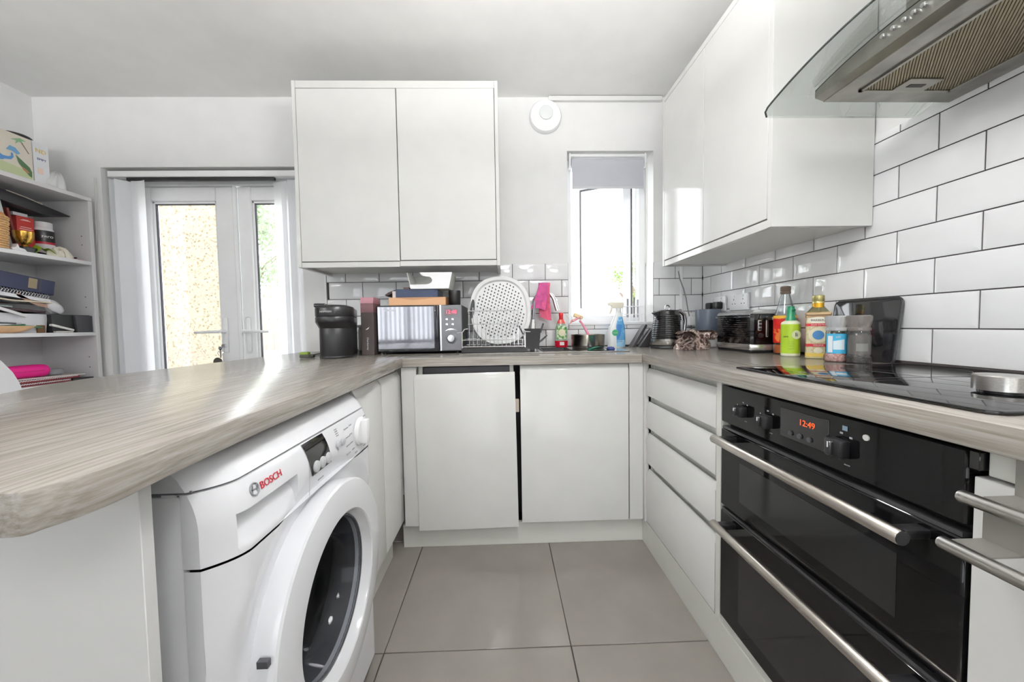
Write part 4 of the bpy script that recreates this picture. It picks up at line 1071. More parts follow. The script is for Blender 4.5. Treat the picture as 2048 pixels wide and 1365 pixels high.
part('badge', MB().lathe([(.0068, 0), (.0065, -.0015), (.0001, -.002)], (.092, .0012, .151), 'y', 18), cm((214, 208, 186), .4), to)
# wall sockets
def socket(o_, name_plate, n_holes):
    part('face_plate', MB().box(-.074 if n_holes == 2 else -.043, .074 if n_holes == 2 else .043, -.011, 0, -.043, .043, .003, 2), M['upvc'], o_)
    for cx_ in ((-.036, .036) if n_holes == 2 else (0,)):
        for dx, dz, ww, hh in ((0, .014, .0035, .008), (-.011, -.008, .007, .004), (.011, -.008, .007, .004)):
            part('pin_hole', MB().box(cx_+dx-ww/2, cx_+dx+ww/2, -.0114, -.0108, dz-hh/2, dz+hh/2), M['dark'], o_)
        part('rocker', MB().box(cx_-.005, cx_+.005, -.0135, -.010, .026, .037, .001), M['upvc'], o_)
s1 = thing('wall_socket', 'white double socket on the side wall directly above the toaster', 'socket', (XR-.0075, 1.845, 1.148), rz=-90)
socket(s1, 'plate', 2)
s2 = thing('wall_socket', 'white socket on the side wall with two black plugs in it, above the canister', 'socket', (XR-.0075, 2.03, 1.148), rz=-90)
socket(s2, 'plate', 2)
for cy_, lab in ((2.066, 'black plug in the corner socket, the one nearer the window'), (1.994, 'black plug in the corner socket, the one nearer the toaster')):
    p = thing('plug', lab, 'plug', (XR-.0195, cy_, 1.137), rz=-90)
    part('plug_body', MB().box(-.024, .024, -.036, 0, -.020, .022, .008, 2), M['black'], p)
    part('cord', MB().tube([(0, -.012, -.018), (0, -.010, -.03), (.0, -.006, -.05)], .0035, 6), M['black'], p)
s3 = thing('wall_socket', 'white socket on the window wall behind the leopard print cloth', 'socket', (1.175, YB-.0075, 1.062))
socket(s3, 'plate', 1)
ch = thing('charger', 'white plug with a grey lead hanging from the wall cabinet', 'plug', (1.160, YB-.0192, 1.055))
part('plug_body', MB().box(-.020, .020, -.034, 0, -.028, .030, .007, 2), M['upvc'], ch)
part('lead', MB().tube([(-.010, -.016, .028), (-.022, -.016, .08), (-.030, -.014, .14), (-.048, -.015, .20), (-.072, -.017, .26), (-.082, -.02, .305)], .0032, 6), cm((140, 138, 136), .5), ch)
part('lead', MB().tube([(.0, -.016, -.026), (.002, -.02, -.06), (.01, -.03, -.10)], .003, 6), cm((90, 88, 88), .5), ch)
structure('trim_2', MB().box(1.100, 1.118, YB-.018, YB-.0072, WT+.001, 1.41, .002), M['upvc'])

# ---------------------------------------------------------------- bottles by the hob
sb = thing('sauce_bottle', 'tall clear sauce bottle with brown cap and red label, behind the green spray', 'bottle', (1.188, 1.475, WT+.0002))
part('glass_body', MB().lathe([(.036, 0), (.040, .004), (.041, .03), (.041, .145), (.037, .165), (.026, .205), (.0165, .245), (.0145, .255)], n=36), M['frost'], sb)
part('sauce', MB().lathe([(.0345, .003), (.0385, .006), (.0388, .040), (.0001, .041)], n=36), cm((206, 104, 34), .3), sb)
part('label', MB().lathe([(.0414, .048), (.0415, .150)], n=36, cap=False), label_mat('sauce_label', [(196, 26, 32), (206, 40, 34), (236, 130, 56)], 20, (.46, .60)), sb)
part('label_band', MB().lathe([(.0416, .150), (.0405, .162)], n=36, cap=False), cm((240, 190, 60), .4), sb)
part('cap', MB().lathe([(.0185, .252), (.0185, .262), (.0165, .264), (.0185, .267), (.0185, .281), (.016, .284), (.0001, .284)], n=24), cm((116, 100, 86), .45), sb)
text_part('lettering', 'HOT', .016, M['white_text'], sb, frame((1.188-.026, 1.475-.0335, WT+.075), (.78, -.62, 0), (0, 0, 1)), world=True)
gs = thing('spray_bottle', 'lime green spray bottle with dark green cap in front of the sauce bottle', 'bottle', (1.138, 1.385, WT+.0002))
part('bottle_body', MB().lathe([(.028, 0), (.031, .003), (.0315, .012), (.0315, .128), (.029, .134), (.021, .139), (.016, .141)], n=32), cm((232, 236, 206), .35), gs)
part('label', MB().lathe([(.0318, .012), (.0318, .126)], n=32, cap=False), cm((172, 204, 52), .35), gs)
part('cap', MB().lathe([(.0175, .139), (.0175, .150), (.0145, .154), (.0140, .176), (.0115, .196), (.0001, .197)], n=24), cm((18, 128, 88), .35), gs)
part('nozzle', MB().box(-.006, .006, -.018, -.008, .176, .186, .002), cm((14, 104, 72), .35), gs)
def on_cyl(o_, a, r, z): return frame((o_.location.x+r*math.sin(a), o_.location.y-r*math.cos(a), o_.location.z+z), (math.cos(a), math.sin(a), 0), (0, 0, 1))
part('label_disc', MB().lathe([(.017, 0), (.0001, -.0006)], (0, 0, 0), 'y', 28).xf(TX(-gs.location.x, -gs.location.y, -gs.location.z) @ on_cyl(gs, -.10, .0325, .085) @ RX(90)), cm((226, 234, 190), .4), gs)
text_part('lettering', 'li', .022, M['dark_text'], gs, on_cyl(gs, -.10, .0334, .085), world=True)
text_part('lettering', 'care', .010, M['dark_text'], gs, on_cyl(gs, -1.15, .0321, .078), world=True)
for zz, wd in ((.058, .018), (.050, .022), (.042, .016), (.030, .020)):
    part('print_line', MB().box(-wd/2, wd/2, -.0006, 0, -.0012, .0012).xf(TX(-gs.location.x, -gs.location.y, -gs.location.z) @ on_cyl(gs, -.62, .0319, zz) @ RX(0)), cm((110, 150, 40), .5), gs)
oc = thing('oil_tin', 'olive oil tin with gold cap and red and blue label', 'tin', (1.158, 1.285, WT+.0002), rz=-38)
part('tin_body', MB().box(-.034, .034, -.026, .026, 0, .160, .006, 2), label_mat('tin_paper', [(206, 196, 160), (196, 182, 140), (214, 206, 172)], 60), oc)
part('rim', MB().box(-.036, .036, -.028, .028, .157, .170, .003), cm((176, 150, 112), .35, .4), oc)
part('rim', MB().box(-.035, .035, -.027, .027, 0, .007, .002), cm((200, 190, 140), .35, .6), oc)
part('shoulder', MB().lathe([(.034, .168), (.026, .178), (.020, .186), (.017, .190)], n=28, sy=.80), cm((112, 108, 78), .35, .3), oc)
part('neck', MB().lathe([(.0168, .186), (.0168, .202)], n=24), cm((226, 170, 42), .3, .5), oc)
part('cap', MB().lathe([(.0175, .202), (.0175, .206), (.0168, .208), (.0178, .210), (.0178, .229), (.015, .231), (.0001, .231)], n=24), cm((200, 190, 130), .3, .8), oc)
for z0_, z1_, c_ in ((.118, .128, (196, 32, 44)), (.044, .054, (196, 32, 44)), (.008, .020, (226, 196, 90)), (.150, .157, (150, 120, 84))):
    part('label_band', MB().box(-.0346, .0346, -.0266, .0266, z0_, z1_), cm(c_, .4), oc)
part('label_disc', MB().lathe([(.0275, 0), (.0001, -.0006)], (0, -.0264, .086), 'y', 32), cm((226, 220, 190), .4), oc)
part('label_disc', MB().lathe([(.0165, 0), (.0001, -.0006)], (0, -.0272, .086), 'y', 32), cm((70, 130, 186), .4), oc)
part('label_disc', MB().lathe([(.0105, 0), (.0001, -.0006)], (0, -.0264, .030), 'y', 24, sy=1.2), cm((232, 226, 200), .4), oc)
part('label_oval', MB().lathe([(.0115, 0), (.0001, -.0006)], (0, -.0266, .140), 'y', 28, sy=2.6, sx=1.0), cm((238, 234, 216), .4), oc)
text_part('lettering', 'BARBERA', .0105, M['dark_text'], oc, frame((0, -.0276, .140), (1, 0, 0), (0, 0, 1)))
text_part('lettering', 'OLIO EXTRA', .0075, M['white_text'], oc, frame((0, -.0270, .123), (1, 0, 0), (0, 0, 1)))
text_part('lettering', 'VERGINE', .0075, M['white_text'], oc, frame((0, -.0270, .049), (1, 0, 0), (0, 0, 1)))
def grinder(name, lab, loc, fill, fillh, lid):
    t = thing(name, lab, 'grinder', loc)
    part('glass_body', MB().lathe([(.0295, 0), (.0325, .004), (.0325, .022), (.0285, .027), (.0285, .098), (.0265, .104)], n=32), M['frost'], t)
    part('filling', MB().lathe([(.0275, .002), (.0305, .005), (.0305, .021), (.0270, .028), (.0270, fillh), (.0001, fillh+.001)], n=28), fill, t)
    pf_ = [(.0275, .103), (.0290, .106), (.0290, .113), (.0262, .116), (.0285, .124), (.0315, .138), (.0315, .150), (.028, .153), (.0001, .153)]
    part('grinder_cap', MB().lathe(pf_, n=18), lid, t, sharp=15)
    return t
sg = grinder('salt_grinder', 'salt grinder with blue label and clear ridged cap beside the oil tin', (1.113, 1.163, WT+.0002), label_mat('pink_salt', [(226, 170, 160), (236, 206, 198), (206, 140, 130)], 130), .030, cm((222, 224, 226), .12, trans=.5))
part('label', MB().grid(lambda u, v: Vector((.0290*math.sin((u-.5)*2.6-.55), -.0290*math.cos((u-.5)*2.6-.55), .029+v*.065)), 14, 2), cm((70, 172, 214), .35), sg)
part('label_patch', MB().grid(lambda u, v: Vector((.0294*math.sin((u-.5)*1.0-.55), -.0294*math.cos((u-.5)*1.0-.55), .042+v*(.028+.006*u))), 8, 2), cm((214, 232, 238), .35), sg)
text_part('lettering', 'salt', .010, M['white_text'], sg, on_cyl(sg, -.62, .0297, .084), world=True)
part('info_panel', MB().grid(lambda u, v: Vector((.0293*math.sin(-1.35+(u-.5)*.5), -.0293*math.cos(-1.35+(u-.5)*.5), .032+v*.055)), 6, 2), cm((226, 232, 236), .4), sg)
pg = grinder('pepper_grinder', 'pepper grinder with grey label and ridged cap, nearest the black glass board', (1.135, 1.110, WT+.0002), label_mat('peppercorns', [(46, 40, 36), (84, 76, 70), (30, 26, 24)], 140), .096, cm((176, 168, 164), .15, trans=.6))
part('label', MB().grid(lambda u, v: Vector((.0291*math.sin((u-.5)*2.4-.6), -.0291*math.cos((u-.5)*2.4-.6), .029+v*.062)), 14, 2), cm((84, 82, 78), .35), pg)
part('label_patch', MB().grid(lambda u, v: Vector((.0295*math.sin((u-.5)*1.0-.5), -.0295*math.cos((u-.5)*1.0-.5), .040+v*.024)), 8, 2), cm((118, 118, 116), .35), pg)
gb = thing('glass_board', 'black glass board with rounded corners leaning against the side wall tiles', 'board', (1.212, 1.19, WT+.0003))
def rrect(w_, h_, r_, n_=6):
    o_ = []
    for cx_, cz_, a0 in ((w_/2-r_, h_-r_, 0), (-w_/2+r_, h_-r_, 90), (-w_/2+r_, r_, 180), (w_/2-r_, r_, 270)):
        for i in range(n_+1):
            a = R(a0+90*i/n_); o_.append((cx_+r_*math.cos(a), cz_+r_*math.sin(a)))
    return o_
part('board_slab', MB().prism(rrect(.22, .205, .014), 0, .008, axis='x', bev=.0015).xf(RY(7)), cm((30, 30, 32), .07, coat=.4), gb)
part('rubber_edge', MB().tube([(.004, p_[0], p_[1]) for p_ in rrect(.222, .207, .015)+[rrect(.222, .207, .015)[0]]], .0042, 6).xf(RY(7)), M['black'], gb)
print('counter ok')

# ---------------------------------------------------------------- left end of the back worktop
cf = thing('coffee_machine', 'black capsule coffee machine at the left end of the worktop beside the tall brown carton', 'coffee machine', (-.782, 1.705, WT+.0003), rz=15)
def capsule(r, w, L, n=20, fy=0.0):
    o_ = [(r*math.cos(a), fy+r*math.sin(a)) for a in [math.pi+i*math.pi/n for i in range(n+1)]]
    return o_+[(w, L-.02), (w-.02, L), (-w+.02, L), (-w, L-.02)]
cbk = mat('satin_black_shell', (24, 24, 26), .32)
part('base', MB().prism(capsule(.072, .066, .235), 0, .012, bev=.003), M['black'], cf)
part('column', MB().prism(capsule(.070, .066, .235), .012, .145, bev=.002), cbk, cf)
b = MB()
lo, hi = capsule(.070, .066, .235), capsule(.083, .068, .240, fy=-.008)
n = len(lo)
b.add([(x, y, .138) for x, y in lo]+[(x, y, .166) for x, y in hi], [[i, (i+1) % n, n+(i+1) % n, n+i] for i in range(n)])
part('flare', b, cbk, cf)
part('brew_ring', MB().prism(capsule(.083, .068, .240, fy=-.008), .165, .190, bev=.002), cbk, cf)
part('head_gap', MB().prism(capsule(.080, .066, .238, fy=-.008), .189, .194), M['dark'], cf)
part('head', MB().prism(capsule(.083, .068, .240, fy=-.008), .193, .232, bev=.003), cbk, cf)
b = MB()
b.lathe([(.082, .231), (.080, .236), (.050, .246), (.0001, .248)], (0, -.008, 0), n=32)
part('lid', b, cbk, cf)
part('lid_lever', MB().box(-.080, -.030, -.05, .0, .234, .252, .004, 2), M['black_gloss'], cf)
text_part('lettering', 'NESPRESSO', .0105, M['white_text'], cf, frame((-.024, -.0885, .213), (math.cos(.28), -math.sin(.28), 0), (0, 0, 1)))
cdv = thing('power_cord', 'grey power cord with a green tag on the worktop left of the coffee machine', 'cord', (-.93, 1.73, WT+.0005))
part('lead', MB().tube([(.02, .0, .012), (.05, .04, .018), (.09, .06, .03), (.13, .08, .034)], .0032, 6), cm((92, 92, 96), .5), cdv)
part('lead', MB().tube([(.02, .02, .006), (.07, .09, .005), (.16, .14, .005)], .003, 6), cm((190, 190, 192), .5), cdv)
part('tag', MB().box(-.035, .008, -.014, .014, .004, .028, .006, 2), cm((128, 152, 58), .5), cdv)
part('plug_body', MB().box(-.03, .018, -.022, -.008, 0, .016, .005, 2).box(.005, .03, -.012, .012, 0, .016, .005, 2), cm((52, 54, 46), .5), cdv)
ja = thing('glass_jar', 'tall clear jar with pale lid, between coffee machine and tall brown carton', 'jar', (-.752, 1.985, WT+.0003))
part('jar_body', MB().lathe([(.034, 0), (.038, .004), (.038, .125), (.032, .140)], n=28), cm((206, 206, 204), .12, trans=.4), ja)
part('lid', MB().lathe([(.040, .140), (.041, .144), (.041, .154), (.0001, .157)], n=28), cm((214, 214, 214), .35), ja)
part('jar_foot', MB().lathe([(.0385, .0), (.039, .018)], n=28, cap=False), cm((62, 62, 64), .4), ja)
wbx = thing('drinks_carton', 'narrow tall dark brown carton with pink top, left of the microwave', 'carton', (-.680, 1.865, WT+.0003))
part('carton', MB().box(-.032, .032, -.04, .06, 0, .215, .0015), cm((74, 66, 64), .45, noise=.1), wbx)
part('carton_upper', MB().box(-.032, .032, -.04, .06, .215, .262, .001), cm((118, 84, 88), .45, noise=.12, nscale=40), wbx)
part('carton_top', MB().prism([(-.04, .262), (.06, .262), (.052, .292), (-.032, .292)], -.032, .032, axis='x', bev=.001), cm((182, 130, 142), .5), wbx)
part('logo', MB().prism([(-.010, .128), (-.003, .134), (.010, .143), (.006, .134), (-.002, .129)], -.0412, -.0402, axis='y'), M['white_text'], wbx)
text_part('lettering', 'Chardonnay', .013, M['white_text'], wbx, frame((0, -.0404, .058), (0, 0, -1), (1, 0, 0)))
for i in range(4): part('side_mark', MB().box(-.0326, -.0322, -.03, .0, .055+i*.028, .072+i*.028), cm((206, 198, 150), .5), wbx)

mw = thing('microwave', 'silver microwave with mirrored door under the wall cabinet', 'microwave', (-.425, 1.86, WT+.0003))
MX = .2175
part('cabinet', MB().box(-MX, MX, .012, .315, .008, .250, .003), cm((30, 30, 34), .35), mw)
part('door', MB().box(-MX, .102, -.006, .012, .014, .250, .003), cm((14, 14, 16), .1), mw)
mirror = mat('mirrored_glass', (128, 128, 132), .05, metal=1.0)
part('door_window', MB().box(-MX+.006, .074, -.0072, -.0058, .028, .243), mirror, mw)
part('door_handle', MB().box(.080, .100, -.020, -.006, .022, .246, .004, 2), cm((26, 26, 34), .15), mw)
pn = part('control_panel', MB().box(.104, MX, -.006, .012, .014, .250, .002), cm((112, 112, 114), .28, .9, noise=.05, nscale=60), mw)
part('panel_edge', MB().box(.1035, .112, -.0072, -.005, .014, .250), cm((196, 196, 198), .2, 1.0), pn)
part('display', MB().box(.128, .196, -.0072, -.0058, .196, .232), cm((120, 108, 112), .2), pn)
text_part('clock_display', '12:48', .026, mat('pink_digits', (255, 90, 120), .5, emit=(255, 70, 100), estr=1.2), pn, frame((.162, -.0076, .213), (1, 0, 0), (0, 0, 1)))
for bx in (.140, .170):
    for bz in (.176, .150): part('button', MB().lathe([(.0055, -.005), (.0055, -.0085), (.0001, -.009)], (bx, 0, bz), 'y', 14), M['chrome'], pn)
part('start_button', MB().prism([(.130, .116), (.146, .126), (.162, .129), (.178, .126), (.194, .116), (.178, .121), (.146, .121)], -.0078, -.0058, axis='y'), M['chrome'], pn)
part('dial_ring', MB().lathe([(.028, -.005), (.028, -.008), (.024, -.009)], (.162, 0, .078), 'y', 32), cm((110, 110, 112), .3, 1.0), pn)
part('dial', MB().lathe([(.020, -.006), (.019, -.022), (.017, -.024), (.0001, -.024)], (.162, 0, .078), 'y', 32), M['chrome'], pn)
text_part('lettering', 'russell hobbs', .0135, M['white_text'], mw, frame((-.152, -.0076, .226), (1, 0, 0), (0, 0, 1)))
for xx in (-.19, .19):
    for yy in (.03, .29): part('foot', MB().lathe([(.012, 0), (.012, .009)], (xx, yy, 0), n=12), M['black'], mw)
ZM = WT+.2505
cb = thing('cardboard_box', 'flat tan cardboard box lying on the microwave', 'box', (-.437, 1.95, ZM+.0005))
part('carton', MB().box(-.146, .146, -.085, .11, 0, .041, .001), cm((222, 176, 136), .7), cb)
part('flap', MB().prism([(-.120, .0405), (.120, .0405), (.06, .034), (-.02, .028)], -.0862, -.0852, axis='y'), cm((196, 148, 112), .7), cb)
part('box_end', MB().box(.1455, .1468, -.083, .108, .002, .039), cm((168, 112, 74), .7), cb)
bb = thing('gift_box', 'dark blue box with an open flap on the tan cardboard box', 'box', (-.440, 1.955, ZM+.042))
part('carton', MB().box(-.110, .108, -.075, .09, 0, .043, .0015), cm((40, 54, 82), .4), bb)
part('flap', MB().prism([(-.110, .043), (-.150, .028), (-.168, .016), (-.164, .010), (-.146, .014), (-.110, .036)], -.07, .08, axis='y', bev=.001), cm((58, 44, 44), .5), bb)
part('inner_sleeve', MB().box(-.128, -.108, -.072, .08, .0, .034, .001), cm((214, 206, 204), .5), bb)
part('inner_fold', MB().box(-.082, -.050, -.03, .06, .043, .058, .002), cm((112, 88, 84), .5), bb)
bk = thing('plastic_basket', 'white plastic basket with a curved hand slot, topmost of the pile on the microwave', 'basket', (-.372, 1.955, ZM+.0855))
W0, W1, H0 = .098, .117, .084
def bpt(u, v): return ((u-.5)*2*W1*1.0*(1 if True else 0), v*H0)
prof_ = [(.08, 0), (.92, 0), (1, 1), (.29, 1), (.31, .88), (.36, .79), (.43, .75), (.50, .73), (.54, .66), (.56, .52), (.54, .38), (.48, .29), (.40, .26), (.058, .26)]
part('front_wall', MB().prism([bpt(*p_) for p_ in prof_], -.085, -.081, axis='y'), M['upvc'], bk)
part('back_wall', MB().prism([bpt(.08, 0), bpt(.92, 0), bpt(1, 1), bpt(0, 1)], .075, .079, axis='y'), cm((196, 198, 190), .4), bk)
for sgn in (-1, 1):
    part('side_wall', MB().prism([(sgn*.0983, 0), (sgn*W1, H0), (sgn*(W1-.003), H0), (sgn*.095, 0)], -.081, .075, axis='y'), cm((206, 208, 202), .4), bk)
part('basket_floor', MB().box(-.097, .097, -.083, .078, 0, .004), M['upvc'], bk)
bc_ = thing('tumbler', 'matt black tumbler standing on the right end of the microwave', 'tumbler', (-.252, 1.93, ZM+.0005))
part('tumbler_body', MB().lathe([(.0285, 0), (.0300, .002), (.0315, .060), (.0322, .074), (.0310, .079), (.0285, .079), (.028, .010), (.0001, .008)], n=32), cm((20, 20, 22), .45), bc_)

# ---------------------------------------------------------------- bookcase on the left wall
bcs = thing('bookcase', 'white open bookcase on the left wall, full of clutter', 'bookcase', (-2.54, 1.66, 0))
bw = mat('bookcase_white', (216, 215, 216), .5)
BX0, BX1 = -2.692, -2.378
S1, S2, S3, S4 = 1.824, 1.453, 1.044, .772
part('side_panel', MB().box(BX0, BX1, 2.163, 2.183, 0, S1-.0225, .001), bw, bcs, world=True)
part('side_panel', MB().box(BX0, BX1, 1.13, 1.15, 0, S1-.0225, .001), bw, bcs, world=True)
part('back_panel', MB().box(BX0-.008, BX0-.0005, 1.13, 2.183, 0.02, S1-.0225), bw, bcs, world=True)
part('top_board', MB().box(BX0, BX1, 1.13, 2.183, S1-.022, S1, .001), bw, bcs, world=True)
for z in (S2, S3, S4, .40, .08): part('shelf', MB().box(BX0, BX1-.001, 1.1505, 2.1625, z-.020, z, .001), bw, bcs, world=True)
for z in (1.13, 1.19, 1.25, 1.55, 1.60, .84, .90):
    part('pin_hole', MB().box(-2.430, -2.424, 2.1622, 2.1631, z-.003, z+.003), cm((110, 108, 108), .8), bcs, world=True)

# top of the bookcase
pz = thing('picture_book', 'large childrens picture book with dinosaurs on top of the bookcase', 'book', (-2.425, 1.80, S1+.0005))
part('cover', MB().box(-.004, .0, -.26, .163, 0, .218), cm((222, 214, 200), .5), pz)
part('pages', MB().box(-.018, -.004, -.255, .150, .002, .214), cm((230, 228, 222), .8), pz)
def pic(name, pts, col, x=.0004, h=.0006): part(name, MB().prism(pts, x, x+h, axis='x'), cm(col, .5), pz)
pic('printed_ground', [(-.255, .004), (.158, .004), (.158, .05), (.05, .065), (-.08, .05), (-.255, .06)], (198, 208, 164), .0002)
pic('printed_sky', [(-.255, .12), (.05, .14), (.03, .205), (-.255, .21)], (232, 206, 188), .0002)
pic('printed_dinosaur', [(-.12, .06), (-.06, .055), (.0, .058), (.05, .070), (.062, .085), (.03, .104), (-.02, .112), (-.12, .108)], (92, 148, 206), .0008)
pic('printed_tail', [(.05, .074), (.080, .084), (.090, .100), (.088, .118), (.081, .118), (.081, .102), (.070, .094), (.05, .092)], (92, 148, 206), .0009)
pic('printed_leg', [(-.10, .040), (-.08, .040), (-.078, .066), (-.102, .066)], (92, 148, 206), .0009)
pic('printed_leg', [(.012, .042), (.030, .042), (.040, .075), (.010, .075)], (92, 148, 206), .0009)
pic('printed_dinosaur', [(.064, .128), (.078, .152), (.098, .150), (.116, .128), (.104, .118), (.086, .128)], (120, 172, 214), .0008)
pic('printed_dinosaur', [(.098, .116), (.120, .098), (.150, .072), (.158, .052), (.156, .024), (.146, .030), (.128, .052), (.108, .078)], (86, 122, 84), .0008)
pic('printed_belly', [(.118, .066), (.138, .056), (.148, .044), (.138, .040), (.124, .052)], (186, 130, 100), .0012)
pic('printed_palm_trunk', [(.118, .192), (.124, .190), (.152, .142), (.148, .142)], (140, 112, 98), .0008)
pic('printed_palm_leaves', [(.082, .186), (.102, .196), (.118, .206), (.142, .200), (.124, .194), (.130, .182), (.114, .188), (.100, .170), (.104, .188)], (140, 186, 140), .0010)
pic('printed_bird', [(-.02, .190), (.01, .196), (.022, .186), (.046, .160), (.034, .164), (.018, .180)], (130, 140, 124), .0010)
wh = thing('card_game_box', 'white box with coloured letters behind the picture book on the bookcase', 'box', (-2.446, 1.99, S1+.0005))
part('carton', MB().box(-.030, .018, -.02, .045, .004, .222, .001), cm((232, 233, 236), .45), wh)
part('carton_base', MB().box(-.029, .0175, -.018, .044, 0, .004), cm((80, 130, 118), .5), wh)
text_part('lettering', 'ND', .030, cm((232, 196, 70), .5), wh, frame((.0186, .012, .178), (0, 1, 0), (0, 0, 1)))
text_part('lettering', 'EMPT', .016, cm((66, 74, 150), .5), wh, frame((.0186, .014, .136), (0, 1, 0), (0, 0, 1)))
part('printed_patch', MB().box(.0182, .0187, -.005, .018, .06, .09), cm((240, 214, 200), .5), wh)
jr = thing('storage_jar', 'tall jar with a black lid rising behind the picture book', 'jar', (-2.575, 2.02, S1+.0005))
part('jar_body', MB().lathe([(.05, 0), (.055, .005), (.055, .245), (.050, .252)], n=28), cm((206, 206, 204), .2), jr)
part('lid', MB().lathe([(.056, .250), (.058, .254), (.058, .268), (.052, .274), (.0001, .275)], n=28), M['black'], jr)
bg_ = thing('plastic_bag', 'crumpled translucent white bag beside the white box on the bookcase', 'bag', (-2.45, 2.085, S1+.0003))
part('bag_body', MB().grid(lambda u, v: Vector(((.06*math.cos(u*2*math.pi))*(1-v**2)**.5*(1+.1*math.sin(7*u*6.28)), (.050*math.sin(u*2*math.pi)-.03)*(1-v**1.6)**.6, .105*v*(1+.06*math.sin(9*u*6.28)))), 48, 10), cm((214, 214, 214), .4), bg_, sharp=80)

# second shelf
wk = thing('wicker_basket', 'small wicker basket at the left edge of the second shelf', 'basket', (-2.43, 1.77, S2+.0003))
b = MB(); nb = 14
for i in range(nb):
    z = .006+i*.0112
    b.tube([((.052+.0004*i)*math.cos(t)*(1+.03*(-1)**(k_+i)), (.066+.0006*i)*math.sin(t)*(1+.03*(-1)**(k_+i)), z) for k_, t in enumerate([k3*2*math.pi/28 for k3 in range(29)])], .0056, 6)
part('woven_wall', b, mat('willow', (206, 164, 112), .7, noise=.2, nscale=60), wk, kind='stuff')
part('basket_floor', MB().lathe([(.050, .001), (.050, .006)], n=24, sy=1.25), cm((180, 140, 96), .8), wk)
t = thing('wooden_toy', 'round brown wooden toy sitting in the wicker basket', 'toy', (-2.425, 1.812, S2+.155))
part('ball', MB().lathe([(.0001, -.03), (.022, -.022), (.030, 0), (.022, .022), (.0001, .03)], n=20), cm((196, 132, 84), .5), t)
t = thing('orange_ball', 'orange ball sitting in the wicker basket', 'ball', (-2.428, 1.752, S2+.150))
part('ball', MB().lathe([(.0001, -.028), (.020, -.02), (.028, 0), (.020, .02), (.0001, .028)], n=20), cm((238, 120, 60), .5), t)
t = thing('book', 'pale grey hardback leaning behind the wicker basket', 'book', (-2.50, 1.905, S2+.0003))
part('cover', MB().box(-.05, .03, -.016, .0, 0, .27, .001).xf(RX(9)), cm((188, 194, 192), .5), t)
t = thing('book', 'thin dark red book leaning behind the pale grey hardback', 'book', (-2.52, 1.945, S2+.0003))
part('cover', MB().box(-.05, .03, -.010, .0, 0, .23, .001).xf(RX(9)), cm((120, 44, 36), .5), t)
t = thing('red_box', 'red card box with white lines of print behind the gold cup', 'box', (-2.545, 1.99, S2+.0003))
part('carton', MB().box(-.03, .03, -.036, .034, 0, .205, .001), mat('red_card', (196, 56, 48), .5, noise=.12, nscale=6), t)
part('carton_top', MB().box(-.03, .028, -.046, .012, .2055, .222, .001), cm((214, 208, 216), .5), t)
for z, w_ in ((.186, .02), (.15, .022), (.14, .026), (.19, .012)): part('print_line', MB().box(.0301, .0305, -w_, w_, z-.002, z+.002), cm((236, 190, 186), .5), t)
t = thing('trophy_cup', 'small shiny gold cup on a black stand on the second shelf', 'trophy', (-2.435, 1.915, S2+.0003))
part('trophy_base', MB().box(-.03, .03, -.03, .03, 0, .030, .003), M['black'], t)
part('cup_bowl', MB().lathe([(.018, .030), (.010, .040), (.012, .046), (.025, .058), (.034, .080), (.0355, .108), (.034, .108), (.030, .080), (.0001, .060)], n=32), mat('gold', (214, 170, 84), .2, metal=1.0), t)
t = thing('supplement_tub', 'white plastic tub with a black and red label on the second shelf', 'tub', (-2.52, 2.065, S2+.0003))
part('tub_body', MB().lathe([(.036, 0), (.039, .004), (.039, .150), (.034, .166), (.026, .172)], n=32), cm((232, 230, 232), .4), t)
part('cap', MB().lathe([(.033, .168), (.034, .172), (.034, .196), (.030, .199), (.0001, .199)], n=28), cm((226, 224, 226), .45), t)
part('label', MB().lathe([(.0393, .088), (.0393, .150)], n=32, cap=False), cm((24, 22, 26), .4), t)
part('label_band', MB().lathe([(.0394, .076), (.0394, .088)], n=32, cap=False), cm((190, 30, 58), .4), t)
text_part('lettering', 'zero', .024, M['white_text'], t, frame((-2.52+.0375, 2.065-.0145, S2+.118), (.36, .93, 0), (0, 0, 1)), world=True)
t = thing('folder', 'flat black folder slanting across the top of the second shelf', 'folder', (-2.52, 2.0, S2+.25))
part('cover', MB().prism([(-.60, .070), (-.10, .055), (.145, .005), (.14, .0), (.02, -.022), (-.25, .02), (-.60, .045)], -.10, .06, axis='x', bev=.001), cm((20, 18, 22), .45), t)
part('cover_edge', MB().tube([(.0605, -.12, .056), (.0605, -.05, .046), (.0605, .02, .031)], .003, 6), cm((170, 160, 150), .5), t)
t = thing('sweet_packet', 'crumpled lime green packet on the second shelf', 'packet', (-2.425, 1.975, S2+.0003))
part('wrapper', MB().grid(lambda u, v: Vector(((v-.5)*.05+.008*math.sin(u*9), (u-.5)*.085, .012+.040*math.sin(u*math.pi)*(1-.4*v)+.006*math.sin(u*14+v*5))), 16, 8).grid(lambda u, v: Vector(((v-.5)*.05, (u-.5)*.085, .002)), 4, 2), cm((156, 196, 52), .4), t, sharp=30)
t = thing('crumpled_paper', 'crumpled cream paper at the front of the second shelf', 'paper', (-2.415, 2.045, S2+.0003))
part('paper_ball', MB().grid(lambda u, v: Vector(((.030*math.cos(u*6.283))*(1-v**2)**.5*(1+.25*math.sin(u*31)), .052*math.sin(u*6.283)*(1-v**2)**.5*(1+.2*math.sin(u*25+v*7)), .052*v*(1+.2*math.sin(u*19)))), 30, 7), cm((218, 212, 196), .7), t, sharp=15)
t = thing('cable', 'tangle of thin black cable along the front of the second shelf', 'cable', (-2.41, 1.98, S2+.0045))
part('lead', MB().tube([(-.04+.02*math.sin(i*1.9), -.14+i*.011, .004+.010*abs(math.sin(i*1.1))) for i in range(28)], .0042, 6), M['black'], t)
